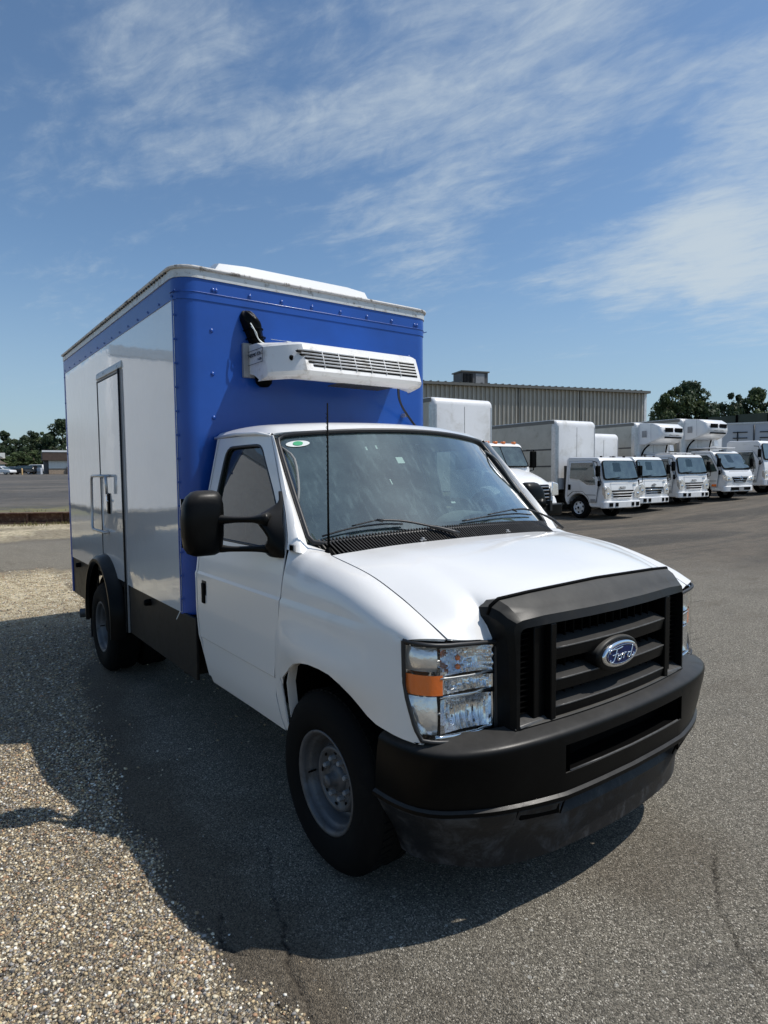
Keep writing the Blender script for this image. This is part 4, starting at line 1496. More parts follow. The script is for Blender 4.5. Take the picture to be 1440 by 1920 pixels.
# --- wheels
def wheel(x, yo, s, steer=True, zc=.385):
    e = empty('wheel', parent=T)
    c = (x, s*yo, zc)
    b = MB()
    pr = [(.215, -.010), (.225, .004), (.25, .014), (.30, .020), (.335, .014), (.352, .003), (.372, -.012), (.383, -.030), (.385, -.06), (.385, -.19), (.380, -.215), (.352, -.235), (.28, -.245), (.215, -.22)]
    b.lathe(pr, c, 'y', 72, s)
    tyre = b.obj('tyre', 'rub', e, sm=True)
    # shoulder lugs
    b = MB()
    for k in range(64):
        th = 2*math.pi*k/64
        for (r0, r1, h0, h1, dth) in ((.376, .3895, -.034, -.085, .036), (.376, .3895, -.16, -.20, .036)):
            V = []
            for hh in (h0, h1):
                for a_, rr_ in ((-dth, r0 if hh == h0 else r0), (dth, r0), (dth, r1), (-dth, r1)):
                    t_ = th+a_+(.02 if hh == h1 else 0)
                    rq = rr_
                    V.append((c[0]+rq*math.cos(t_), c[1]+s*hh, c[2]+rq*math.sin(t_)))
            b.add(V, [(0, 1, 2, 3), (4, 7, 6, 5), (0, 4, 5, 1), (1, 5, 6, 2), (2, 6, 7, 3), (3, 7, 4, 0)])
    o = b.obj('tread', 'rub', e)
    o['kind'] = 'stuff'
    b = MB()
    if steer:
        pr = [(.214, -.010), (.222, -.002), (.222, .004), (.216, .006), (.206, .000), (.200, -.016), (.199, -.030), (.190, -.036), (.183, -.045), (.178, -.085), (.168, -.10), (.160, -.105), (.150, -.100), (.143, -.062), (.138, -.050), (.128, -.046), (.120, -.052), (.105, -.066), (.09, -.070), (.065, -.070), (.06, -.068)]
    else:
        pr = [(.214, -.010), (.222, -.002), (.222, .004), (.216, .006), (.206, .000), (.200, -.016), (.199, -.030), (.190, -.036), (.183, -.045), (.180, -.10), (.172, -.145), (.165, -.150), (.150, -.135), (.135, -.128), (.12, -.14), (.10, -.15), (.065, -.15), (.06, -.148)]
    b.lathe(pr, c, 'y', 60, s)
    b.obj('rim', 'rim', e, sm=True)
    b = MB()
    if steer:
        b.lathe([(.062, -.072), (.058, -.058), (.046, -.050), (.030, -.046), (.028, -.012), (.026, -.004), (0, -.003)], c, 'y', 28, s)
    else:
        b.lathe([(.066, -.15), (.064, -.06), (.058, -.045), (.05, -.04), (0, -.038)], c, 'y', 28, s)
    b.obj('hub', 'rim' if steer else 'black', e, sm=True)
    for k in range(8):
        th = 2*math.pi*(k+.5)/8
        b = MB()
        d0 = -.07 if steer else -.15
        b.lathe([(.012, d0), (.012, d0+.022), (.008, d0+.028), (0, d0+.028)], (c[0]+.085*math.cos(th), c[1], c[2]+.085*math.sin(th)), 'y', 6, s)
        b.obj('lug_nut', 'grey', e)
    b = MB()
    for k in range(8):
        th = 2*math.pi*k/8
        d0 = -.055 if steer else -.13
        b.lathe([(.013, d0), (.0, d0+.001)], (c[0]+.118*math.cos(th), c[1], c[2]+.118*math.sin(th)), 'y', 10, s)
    b.tube([(c[0]-.178, c[1]-s*.06, c[2]-.03), (c[0]-.176, c[1]-s*.02, c[2]-.03)], .005, 6)
    b.obj('vent_hole', 'black', e)
    return e


for s in (-1, 1):
    wheel(0.02, .975, s, True)
    wheel(-3.56, 1.075, s, False)
    wheel(-3.56, .80, s, False)

# ------------------------------------------------------------------ box body
XF, XR, HW = -1.567, -5.16, 1.007
RC = .12


def plan(off=0, xr=XR, x_open=None, n=9):
    """outline of the front U from the right rear round to the left rear"""
    r = RC+off
    P = [(xr, -HW-off)]
    for k in range(n):
        a = -math.pi/2+math.pi/2*k/(n-1)
        P.append((XF-RC+r*math.cos(a), -HW+RC+r*math.sin(a)))
    for k in range(n):
        a = math.pi/2*k/(n-1)
        P.append((XF-RC+r*math.cos(a), HW-RC+r*math.sin(a)))
    P.append((xr, HW+off))
    return P


def wall(name, P, z0, z1, m_, par=T, th=.006, nz=2, **kw):
    G = [[(x, y_, z) for x, y_ in P] for z in np.linspace(z0, z1, nz)]
    return MB().grid(G).obj(name, m_, par, sm=True, solid=th, angle=40, **kw)


def dens(P, step=.15):
    out_ = []
    for a, b_ in zip(P[:-1], P[1:]):
        n = max(1, int(math.hypot(b_[0]-a[0], b_[1]-a[1])/step))
        out_ += [(a[0]+(b_[0]-a[0])*k/n, a[1]+(b_[1]-a[1])*k/n) for k in range(n)]
    return out_+[P[-1]]


wall('front_panel', dens(plan(0, -1.66)), .83, 2.87, 'blue', nz=10)
# white skins; the right one has an opening for the door
dx0, dx1, dzt = -3.655, -2.93, 2.53
sp = MB()
n_ = 12
yv = -HW
for x0, x1, z0, z1 in ((-5.14, dx0, .84, 2.80), (dx1, -1.655, .84, 2.80), (dx0, dx1, dzt, 2.80)):
    sp.grid([[(x, yv, z) for x in np.linspace(x0, x1, 8)] for z in np.linspace(z0, z1, 10)])
sp.obj('side_panel', 'gel', T, sm=True, solid=.006)
MB().grid([[(x, HW, z) for x in np.linspace(-5.14, -1.655, 10)] for z in np.linspace(.84, 2.80, 8)]).obj('side_panel', 'gel', T, sm=True, solid=.006)
b = MB()
b.box(-5.165, -5.15, -1.0, 1.0, .60, 2.95)
b.obj('rear_wall', 'gel', T)
for s in (-1, 1):
    b = MB()
    b.box(-5.185, -5.135, s*.95, s*1.014, .46, 2.93)
    b.obj('rear_post', 'blue', T, bevel=.006)
    b = MB()
    b.box(-1.668, -1.655, s*1.009, s*1.0135, .845, 2.80)
    b.obj('corner_moulding', 'blue', T)
wall('top_band', dens(plan(.004)), 2.80, 2.935, 'blue', nz=3, th=.007)
b = MB()      # lapped lower edge of the band on the front
b.tube([(x, y_, 2.846) for x, y_ in plan(.008, -1.6)], .0035, 6)
b.obj('band_seam', 'blue', T, sm=True)
rail = wall('roof_rail', dens(plan(.010), .08), 2.93, 2.988, 'alu', nz=4, th=.008)
b = MB()
b.tube([(x, y_, 2.990) for x, y_ in dens(plan(.020), .1)], .011, 8)
b.obj('rail_lip', 'lipm', rail, sm=True)
b = MB()
P = plan(.012)
b.add([(x, y_, 2.996) for x, y_ in P]+[(x, y_, 2.96) for x, y_ in P], [tuple(range(len(P))), tuple(range(2*len(P)-1, len(P)-1, -1))]+[(i, i+1, len(P)+i+1, len(P)+i) for i in range(len(P)-1)])
b.obj('box_roof', 'gel', T)
# roof housing
rows = []
for x in (-1.86, -1.90, -1.98, -2.3, -2.7, -2.78, -2.82):
    e_ = .02 if x in (-1.86, -2.82) else .175 if x in (-1.90, -2.78) else .197
    rows.append([(x, -.66, 2.99), (x, -.645, 3.0+e_*.55), (x, -.60, 3.0+e_*.92), (x, -.4, 3.0+e_), (x, .0, 3.0+e_), (x, .45, 3.0+e_), (x, .62, 3.0+e_*.92), (x, .665, 3.0+e_*.55), (x, .68, 2.99)])
MB().grid(rows).obj('roof_housing', 'white', T, sm=True, angle=50)
b = MB()
b.box(-1.872, -1.866, -.56, -.50, 3.075, 3.082)
b.obj('housing_label', 'black', T)

# skirt panels and markers
for s in (-1, 1):
    b = MB()
    if s < 0:
        secs = [(-5.13, -4.02), (-3.08, dx1-.022), (dx1+.022, -1.43)]
    else:
        secs = [(-5.13, -4.02), (-3.08, -1.43)]
    for x0, x1 in secs:
        b = MB()
        b.box(x0, x1, s*.985, s*1.003, .452, .838)
        b.obj('skirt', 'skirt', T, bevel=.004)
    b = MB()
    b.box(-4.04, -3.06, s*.985, s*1.003, .80, .838)
    b.obj('skirt', 'skirt', T)
    for x in (-4.768, -2.351):
        b = MB()
        b.lathe([(.0, .045), (.018, .045), (.024, .036), (.026, .0)], (x, s*1.003, .792), 'y', 16, s)
        b.obj('side_marker', 'black', T, sm=True)
wall('corner_skirt', [(x, y_*.998) for x, y_ in plan(-.006, -1.66)], .44, .832, 'skirt')
b = MB()
b.box(XR+.02, -1.6, -.45, -.36, .55, .75)
b.box(XR+.02, -1.6, .36, .45, .55, .75)
b.box(-3.62, -3.50, -.9, .9, .33, .43)
b.box(XR+.02, -1.6, -.96, .96, .80, .86)
b.obj('chassis', 'black', T)

# side door, frame, hinge, handles
d = MB()
d.grid([[(x, -HW-.010, z) for x in np.linspace(dx0+.012, dx1-.02, 6)] for z in np.linspace(.86, dzt-.012, 8)])
sd = d.obj('side_door', 'gel', T, sm=True, solid=.012)
b = MB()
b.box(dx0+.002, dx0+.010, -HW-.0205, -HW+.004, .84, dzt)
b.box(dx0-.006, dx1+.01, -HW-.0195, -HW+.004, dzt-.006, dzt+.006)
b.obj('door_gasket', 'seal', sd)
b = MB()
b.box(dx1-.018, dx1-.006, -HW-.020, -HW+.004, .452, dzt+.03)
b.box(dx1+.007, dx1+.016, -HW-.010, -HW+.004, .452, dzt+.03)
b.obj('hinge_leaf', 'grey', sd, bevel=.002)
b = MB()
b.tube([(dx1-.001, -HW-.018, .455), (dx1-.001, -HW-.018, dzt+.02)], .007, 8)
for k in range(52):
    z = .47+k*.04
    b.tube([(dx1-.001, -HW-.018, z), (dx1-.001, -HW-.018, z+.003)], .0085, 8)
b.obj('hinge_barrel', 'seal', sd, sm=True)
b = MB()
b.prism([(-HW, 2.615), (-HW-.010, 2.60), (-HW-.016, 2.555), (-HW-.006, 2.55), (-HW, 2.56)], 'x', dx0-.045, dx1+.055)
b.obj('drip_hood', 'alu', sd, bevel=.003)
b = MB()
r_ = .011
xg0, xg1, zg0, zg1 = -3.80, -3.40, 1.232, 1.712
for xx, zz in (((xg0), 1), ((xg1), 1)):
    pass
P = [(xg1+.10, -HW-.008, zg1), (xg1+.10, -HW-.055, zg1), (-3.66, -HW-.06, zg1), (xg0+.03, -HW-.06, zg1), (xg0, -HW-.06, zg1-.03), (xg0-.03, -HW-.06, zg0+.03), (xg0, -HW-.06, zg0), (xg1, -HW-.055, zg0), (xg1+.0, -HW-.008, zg0)]
b.tube(P, .012, 8)
b.tube([(xg1+.10, -HW-.055, zg1), (xg1+.105, -HW-.05, 1.56)], .012, 8)
b.obj('grab_bar', 'alu2', T, sm=True)
b = MB()
b.box(-3.405, -3.335, -HW-.028, -HW-.010, 1.39, 1.565)
la = b.obj('latch', 'black', sd, bevel=.006)
b = MB()
b.box(-3.395, -3.365, -HW-.040, -HW-.026, 1.42, 1.54)
b.tube([(-3.35, -HW-.03, 1.50), (-3.35, -HW-.045, 1.50)], .011, 10)
b.obj('latch_lever', 'chrome', sd, bevel=.003)

# rivets: one object each, sharing a mesh
b = MB()
b.lathe([(0, .0045), (.0045, .004), (.0078, .0018), (.009, 0)], (0, 0, 0), 'z', 8)
rv = b.obj('rivet', 'blue', T, sm=True)
rivet_mesh = rv.data
first = [rv]


def rivet(p, nrm, sc=1.0):
    o = first.pop() if first else None
    if o is None:
        o = bpy.data.objects.new('rivet', rivet_mesh)
        COL.objects.link(o)
        o.parent = T
    o.location = p
    o.rotation_euler = Vector(nrm).to_track_quat('Z', 'Y').to_euler()
    o.scale = (sc, sc, sc)


for y_ in (-.787, -.766, -.538, -.306, -.07, .164, .399, .628, .855, .878):
    rivet((XF+.0105, y_, 2.872), (1, 0, 0), 1.5)
for s in (-1, 1):
    for k, z in enumerate((2.621, 2.352, 2.077, 1.80, 1.5, 1.2)):
        rivet((XF+.0035, s*.80, z), (1, 0, 0), 1.6)
for k in range(15):
    rivet((-1.66-.245*k, -HW-.0105, 2.822), (0, -1, 0), 1.0)
for k in range(13):
    rivet((-1.64, -HW-.0035, .93+.148*k), (0, -1, 0), .9)
for k in range(9):
    rivet((-5.16, -1.0145, .60+.27*k), (0, -1, 0), .9)
b = MB()
for k in range(60):      # rail fixings seen as a dashed dark line
    b.box(-1.75-.057*k, -1.725-.057*k, -HW-.0245, -HW-.012, 2.972, 2.982)
b.obj('rail_slot', 'seal', rail)

# wheel flare, mud flap, exhaust
for s in (-1, 1):
    rows = []
    for a in np.linspace(-.12, math.pi+.12, 30):
        rr_ = .475
        cx_ = -3.56+rr_*math.cos(a)*1.0
        cz_ = .515+rr_*math.sin(a)*1.0
        if a < 0 or a > math.pi:
            cz_ = .515-abs(math.sin(a))*1.2
        k = 1.0
        nx2, nz2 = math.cos(a), max(math.sin(a), 0)
        rows.append([(cx_+nx2*.040, s*(HW-.003), cz_+nz2*.040), (cx_+nx2*.035, s*(HW+.035), cz_+nz2*.035), (cx_+nx2*.02, s*(HW+.085), cz_+nz2*.02), (cx_, s*(HW+.105), cz_), (cx_-nx2*.02, s*(HW+.105), cz_-nz2*.02), (cx_-nx2*.04, s*(HW+.08), cz_-nz2*.04)])
    MB().grid(rows).obj('wheel_flare', 'plast', T, sm=True, solid=.006)
    b = MB()
    rows = []
    for a in np.linspace(-.1, math.pi+.1, 16):
        rows.append([(-3.56+.46*math.cos(a), s*HW, .515+.46*math.sin(a)*.72), (-3.56+.46*math.cos(a), s*.55, .515+.46*math.sin(a)*.72)])
    b.grid(rows)
    b.obj('wheel_well', 'black', T, sm=True)
    b = MB()
    b.box(-4.10, -4.09, s*.68, s*1.06, .18, .62)
    b.obj('mud_flap', 'seal', T)
b = MB()
b.tube([(-4.0, -.6, .40), (-4.2, -.8, .38), (-4.30, -.90, .375), (-4.36, -1.10, .37)], .042, 14, caps=False)
b.obj('exhaust_pipe', 'rim', T, sm=True, solid=.003)
b = MB()     # loose cable tie at the lower front corner
b.tube([(-1.68, -1.01, .845), (-1.70, -1.03, .79)], .003, 5)
b.obj('cable_tie', 'paper', T)

# ---- refrigeration condenser on the front wall
ref = empty('condenser_unit', parent=T)


def usec(y_, tp=0.0, g=0.0):
    """section of the housing at y; tp pulls the nose back"""
    return [(XF+.004, y_, 2.375), (XF+.10, y_, 2.350), (-1.28+tp*.5, y_, 2.318), (-1.165+tp, y_, 2.305), (-1.085+tp, y_, 2.322), (-1.066+tp, y_, 2.345), (-1.097+tp, y_, 2.430), (-1.128+tp, y_, 2.510), (-1.16+tp, y_, 2.528), (-1.30+tp*.6, y_, 2.548), (XF+.004, y_, 2.552)]


secs = [(-.560, -.25), (-.556, -.215), (-.535, -.17), (-.47, -.075), (-.425, -.018), (-.40, 0), (0, 0), (.48, 0), (.52, -.02), (.575, -.08), (.605, -.14), (.62, -.19)]
b = MB()
rows = [usec(y_, tp) for y_, tp in secs]
b.grid(rows)
b.add(rows[0], [tuple(range(11))])
b.add(rows[-1], [tuple(range(11))])
b.obj('unit_housing', 'dirtywhite', ref, sm=True, angle=18)
# raised lid line on top
b = MB()
b.prism([(-1.56, 2.552), (-1.30, 2.553), (-1.20, 2.535), (-1.22, 2.530), (-1.56, 2.54)], 'y', -.40, .42)
b.obj('lid', 'dirtywhite', ref, bevel=.004)
# louvres: dark slots proud of nothing, let into the slanted nose
p0, p1 = np.array((-1.0655, 0, 2.347)), np.array((-1.1275, 0, 2.508))
nrm_ = np.array((.935, 0, .355))
for k in range(5):
    t = .15+.132*k
    y0 = -.375-.022*max(k-1, 0)+(.03 if k == 0 else 0)
    a = p0+(p1-p0)*t+nrm_*.0025
    c_ = p0+(p1-p0)*(t+.062)+nrm_*.0025
    b = MB()
    if k == 0:
        a, c_ = a+[-.001, 0, 0], c_
    b.add([(a[0], y0, a[2]), (a[0], .475, a[2]), (c_[0], .475, c_[2]), (c_[0], y0-.006, c_[2])]+[(a[0]-.02, y0, a[2]), (a[0]-.02, .475, a[2]), (c_[0]-.02, .475, c_[2]), (c_[0]-.02, y0-.006, c_[2])],
          [(0, 1, 2, 3), (4, 5, 6, 7), (0, 1, 5, 4), (1, 2, 6, 5), (2, 3, 7, 6), (3, 0, 4, 7)])
    b.obj('vent_slot', 'black', ref)
    b = MB()
    e_ = p0+(p1-p0)*(t+.095)+nrm_*.003
    b.tube([(e_[0], y0, e_[2]), (e_[0], .475, e_[2])], .0058, 6)
    b.obj('louvre_blade', 'dirtywhite', ref, sm=True)
b = MB()
for y_ in (-.27, -.15, -.03, .09, .21, .33):
    q0, q1 = p0+(p1-p0)*.14+nrm_*.005, p0+(p1-p0)*.82+nrm_*.005
    b.tube([(q0[0], y_, q0[2]), (q1[0], y_, q1[2])], .0035, 5)
b.obj('louvre_stay', 'dirtywhite', ref, sm=True)
b = MB()
b.lathe([(0, .010), (.006, .010), (.008, .003), (.016, .002), (.017, 0)], (-1.150, -.462, 2.425), 'x', 16)
b.obj('screw_cap', 'black', ref, sm=True)
M_l = Matrix.Translation((-1.435, -.569, 2.475)) @ Matrix(((1, 0, 0, 0), (0, 0, -1, 0), (0, 1, 0, 0), (0, 0, 0, 1)))
text('unit_lettering', 'THERMO KING', .034, M_l, 'decal', ref)
text('unit_lettering', 'V-520', .022, Matrix.Translation((-1.37, -.569, 2.440)) @ Matrix(((1, 0, 0, 0), (0, 0, -1, 0), (0, 1, 0, 0), (0, 0, 0, 1))), 'decal', ref)
b = MB()
fx0, fx1, fz0, fz1 = -1.55, -1.325, 2.42, 2.505
for a, c_ in (((fx0, fz0), (fx1, fz0)), ((fx1, fz0), (fx1, fz1)), ((fx1, fz1), (fx0, fz1)), ((fx0, fz1), (fx0, fz0))):
    b.tube([(a[0], -.569, a[1]), (c_[0], -.569, c_[1])], .0018, 4)
b.obj('label_frame', 'decal', ref)
b = MB()      # wall bracket seen behind the left end
b.box(XF, XF+.03, -.60, -.50, 2.345, 2.565)
b.obj('mounting_bracket', 'grey', ref, bevel=.004)
b = MB()      # small nameplate on the nose
b.prism([(-1.168, 2.520), (-1.128, 2.494), (-1.124, 2.500), (-1.166, 2.528)], 'y', -.02, .06)
b.obj('nameplate', 'decal', ref)
b = MB()
for k in range(16):
    y_ = -.05+.027*k
    b.box(-1.40, -1.20, y_, y_+.008, 2.308+.0, 2.3165)
b.obj('underside_slot', 'rim', ref)
# wrapped hose hood on the wall
rows = []
for z, w_, dd in ((2.50, .050, .075), (2.56, .052, .085), (2.62, .056, .09), (2.68, .062, .095), (2.72, .060, .085), (2.75, .048, .06), (2.768, .028, .03), (2.772, .004, .004)):
    cy0 = -.475-.33*(z-2.5)
    rows.append([(XF+.004+dd*math.sin(a)*(1+.10*math.sin(5*a+z*60)), cy0-w_*math.cos(a)*(1+.05*math.sin(z*95)), z+.006*math.sin(a*7)) for a in np.linspace(0, math.pi, 18)])
hh = MB().grid(loft(rows, 24, 40)).obj('hose_hood', 'plast', T, sm=True)
b = MB()
for z in (2.555, 2.60, 2.652):
    cy0 = -.475-.33*(z-2.5)
    b.tube([(XF+.004+.10*math.sin(a), cy0-.06*math.cos(a), z-.006*math.cos(a)) for a in np.linspace(0, math.pi, 14)], .0045, 5)
b.obj('hose_strap', 'black', hh, sm=True)
b = MB()
b.tube(cr([(XF+.09, -.575, 2.68), (XF+.11, -.560, 2.64), (XF+.115, -.545, 2.60), (XF+.12, -.52, 2.565), (XF+.12, -.47, 2.553)], 18), .0042, 6)
b.tube(cr([(XF+.09, -.57, 2.66), (XF+.12, -.55, 2.62), (XF+.115, -.535, 2.585), (XF+.12, -.50, 2.555)], 14), .003, 6)
b.obj('white_cable', 'paper', T, sm=True)
b = MB()      # cap below the unit
b.lathe([(0, -.075), (.03, -.072), (.052, -.05), (.058, -.01), (.058, .03)], (XF+.06, -.475, 2.36), 'z', 20)
b.obj('drain_cap', 'black', T, sm=True)
b = MB()
b.tube(cr([(-1.32, .50, 2.33), (-1.40, .57, 2.27), (-1.47, .66, 2.21), (-1.50, .74, 2.15), (-1.535, .83, 2.09), (-1.55, .885, 2.05), (-1.555, .90, 1.98)], 30), .009, 8)
b.obj('drain_hose', 'seal', T, sm=True)
b = MB()
b.box(XF, XF+.06, .715, .745, 2.148, 2.168)
b.tube([(XF, .73, 2.17), (XF+.055, .735, 2.175)], .006, 6)
b.obj('hose_clip', 'alu2', T, bevel=.002)
b = MB()      # scratch of filler above the unit
b.box(XF+.0035, XF+.0045, -.39, -.06, 2.615, 2.6165)
b.box(XF+.0035, XF+.0048, -.27, -.235, 2.612, 2.618)
b.obj('chipped_paint', 'paper', T)

# ================================================================== trucks in the row behind
def far_wheel(par, x, yo, s, r=.39, holes=6, w=.24, name='wheel'):
    e = empty(name, parent=par)
    c = (x, s*yo, r)
    b = MB()
    b.lathe([(r*.60, -.02), (r*.66, .006), (r*.85, .010), (r*.97, -.012), (r, -.05), (r, -w+.03), (r*.9, -w), (r*.6, -w)], c, 'y', 32, s)
    b.obj('tyre', 'rub', e, sm=True)
    b = MB()
    b.lathe([(r*.60, -.018), (r*.59, .003), (r*.55, -.02), (r*.50, -.05), (r*.40, -.035), (r*.30, -.03), (r*.16, -.02), (r*.15, .02), (0, .025)], c, 'y', 32, s)
    b.obj('rim', 'boxwhite', e, sm=True, angle=50)
    b = MB()
    for k in range(holes):
        a = 6.283*k/holes+.3
        b.lathe([(0, -.034), (r*.09, -.034)], (x+r*.44*math.cos(a), s*(yo+.002), r+r*.44*math.sin(a)), 'y', 10, s)
    b.lathe([(0, .028), (r*.12, .027)], c, 'y', 12, s)
    b.obj('hand_hole', 'black', e)
    return e


def bil(q, u, v):
    """point in quad q (bl, br, tr, tl)"""
    a = np.array(q[0])*(1-u)+np.array(q[1])*u
    b_ = np.array(q[3])*(1-u)+np.array(q[2])*u
    return a*(1-v)+b_*v


def rrect(q, u0, u1, v0, v1, r=.12, n=5, off=None):
    """rounded rectangle inside quad q as a point loop"""
    P = []
    for cu, cv, a0 in ((u1-r, v1-r, 0), (u0+r, v1-r, 90), (u0+r, v0+r, 180), (u1-r, v0+r, 270)):
        for k in range(n):
            a = R_(a0+90*k/(n-1))
            p = bil(q, cu+r*math.cos(a), cv+r*math.sin(a))
            P.append(p if off is None else p+np.array(off))
    return P


def cab_over(label, loc, rz, kind='a', box=None, reefer=None, lettering='ISUZU', group='white cab-over trucks parked in a row', w=1.02, body='farwhite'):
    t = empty('delivery_truck', (loc[0], loc[1], loc[2]), R_(rz), label, 'truck', group)
    low = (kind == 'hino')
    # side outline of the cab, axle at x=0
    if kind == 'hino':
        base = [(1.16, .62), (1.18, .95), (1.12, 1.22), (1.02, 1.36), (.52, 2.08), (.36, 2.17), (-.52, 2.20), (-.62, 2.10), (-.64, .78)]
        wb, wtp = (1.035, 1.345), (.55, 2.06)
    elif kind == 'big':
        base = [(1.12, .70), (1.14, 1.10), (1.10, 1.42), (1.06, 1.62), (.86, 2.42), (.74, 2.52), (-.62, 2.55), (-.72, 2.45), (-.74, .90)]
        wb, wtp = (1.065, 1.62), (.875, 2.40)
    else:
        base = [(1.10, .58), (1.12, .92), (1.09, 1.20), (1.05, 1.38), (.86, 2.08), (.74, 2.18), (-.52, 2.22), (-.62, 2.12), (-.64, .75)]
        wb, wtp = (1.055, 1.385), (.872, 2.07)
    zt_ = base[5][1]

    def hw(z):
        return w*(1 if z < 1.35 else 1-.10*(z-1.35)/(zt_-1.35)**1.0)*(1-.03*max(0, .9-z))
    arch = [(.50*math.cos(a), .40+.50*math.sin(a)) for a in np.linspace(0.15, math.pi-.12, 14)]
    prof_ = base+[(-.60, .60)]+[(max(p[0], -.56), p[1]) for p in arch[::-1]]+[(.56, .42), (1.06, .42)]
    b = MB()
    n = len(prof_)
    V = [(x, -hw(z)*(1-.045*max(0, x-.8)/.3), z) for x, z in prof_]+[(x, hw(z)*(1-.045*max(0, x-.8)/.3), z) for x, z in prof_]
    F = [tuple(range(n)), tuple(range(2*n-1, n-1, -1))]+[(i, (i+1) % n, n+(i+1) % n, n+i) for i in range(n)]
    b.add(V, F)
    cab = b.obj('cab', body, t, bevel=.045, seg=3)
    hwb, hwt = hw(wb[1])*.965, hw(wtp[1])*.965
    q = [(wb[0], -hwb, wb[1]), (wb[0], hwb, wb[1]), (wtp[0], hwt, wtp[1]), (wtp[0], -hwt, wtp[1])]
    nf = np.array((wtp[1]-wb[1], 0, wb[0]-wtp[0]))
    nf = nf/np.linalg.norm(nf)
    b = MB()
    P = rrect(q, .0, 1.0, -.01, .98, .10, 6, nf*.030)
    b.add([(p[0]+.012*(1-abs(p[1])/w), p[1], p[2]) for p in P], [tuple(range(len(P)))])
    fr = b.obj('windscreen', 'black', t, solid=.012)
    b = MB()
    P = rrect(q, .035, .965, .05, .95, .08, 6, nf*.042)
    b.add(P, [tuple(range(len(P)))])
    b.obj('pane', 'farglass', fr, solid=.004)
    for s_ in (-.5, .25):
        b = MB()
        a, c_ = bil(q, .5+s_*.9, .03)+nf*.06, bil(q, .5+s_*.9+.38, .10)+nf*.06
        b.tube([a, (a+c_)/2+nf*.01, c_], .012, 5)
        b.obj('wiper', 'black', fr)
    # patch on the front of the pane painting light through the rear window
    b = MB()
    P = rrect(q, .30, .52, .40, .86, .04, 4, nf*.0475)
    b.add(P, [tuple(range(len(P)))])
    b.obj('painted_window_glow', 'side', fr)
    # door, side window, handle on both sides
    for s in (-1, 1):
        b = MB()
        D_ = [(-.50, .78), (-.47, 2.06), (.56 if kind != 'hino' else .40, 2.06), (wb[0]-.14, wb[1]-.05), (.84, .95), (.80, .60), (.52, .60), (.44, .80), (.20, .98), (-.25, .96)]
        b.add([(x, s*(hw(z)+.004), z) for x, z in D_], [tuple(range(len(D_)))])
        dr = b.obj('door', body, t, solid=.012, bevel=.004)
        b = MB()
        b.tube([(x, s*(hw(z)+.006), z) for x, z in D_]+[(D_[0][0], s*(hw(D_[0][1])+.006), D_[0][1])], .007, 4)
        b.obj('door_gap', 'black', dr)
        b = MB()
        if kind == 'hino':
            W_ = [(-.44, 1.36), (-.44, 1.98), (.26, 1.98), (.50, 1.82), (.80, 1.28), (.42, 1.24), (.30, 1.34)]
        else:
            W_ = [(-.40, 1.45), (-.40, 2.0), (.58, 2.0), (.72, 1.55), (.76, 1.22), (.40, 1.22), (.06, 1.40)]
        b.add([(x, s*(hw(z)+.014), z) for x, z in W_], [tuple(range(len(W_)))])
        wd = b.obj('window', 'farglass', dr, solid=.006)
        b = MB()
        b.box(-.46, -.34, s*(w+.008), s*(w+.016), 1.02, 1.22)
        b.obj('handle', 'black', dr, bevel=.01)
        b = MB()
        b.box(.30, .78, s*(w+.006), s*(w+.013), .845, .875)
        b.obj('model_badge', 'grey', dr)
        b = MB()
        b.box(.56, .78, s*(w+.002), s*(w+.020), .62, .72)
        b.obj('side_marker', 'amber' if kind == 'hino' else 'grey', t, bevel=.01)
        # mirror
        mr = empty('side_mirror', parent=t)
        b = MB()
        b.tube([(wb[0]-.10, s*w*.98, wb[1]-.18), (wb[0]+.05, s*(w+.12), wb[1]-.10), (wb[0]+.02, s*(w+.16), wb[1]+.1), (wb[0]-.12, s*(w+.16), wb[1]+.62), (.62, s*w*.95, wb[1]+.66)], .014, 5)
        b.obj('mirror_arm', 'black', mr)
        b = MB()
        b.box(wb[0]-.12, wb[0]-.02, s*(w+.06), s*(w+.24), wb[1]+.12, wb[1]+.50)
        b.obj('mirror_head', 'black', mr, bevel=.03, seg=3)
        b = MB()
        b.box(wb[0]-.12, wb[0]-.06, s*(w+.02), s*(w+.12), wb[1]-.22, wb[1]-.02)
        b.obj('lower_mirror', 'black', mr, bevel=.02)
        # head lamp
        b = MB()
        zz = (.74, 1.10) if kind != 'hino' else (.86, 1.08)
        b.prism([(s*w*.52 if kind == 'hino' else s*w*.66, zz[0]+.02), (s*w*.94, zz[0]), (s*w*.985, zz[1]+.04), (s*w*.80, zz[1]-.02 if kind == 'hino' else zz[1]+.06), (s*w*.60, zz[1]-.10)], 'x', 1.02, 1.155 if kind != 'hino' else 1.20)
        hl = b.obj('headlight', 'chromef', t, bevel=.012)
        b = MB()
        b.lathe([(0, .03), (.05, .025), (.06, 0)], (1.15 if kind != 'hino' else 1.19, s*w*.80, (zz[0]+zz[1])/2-.03), 'x', 16)
        b.obj('lamp_bowl', 'chrome', hl, sm=True)
        b = MB()
        b.prism([(s*w*.86, zz[1]-.10), (s*w*.97, zz[1]-.10), (s*w*.97, zz[1]), (s*w*.88, zz[1])], 'x', 1.10, 1.165)
        b.obj('indicator', 'chrome', hl, bevel=.006)
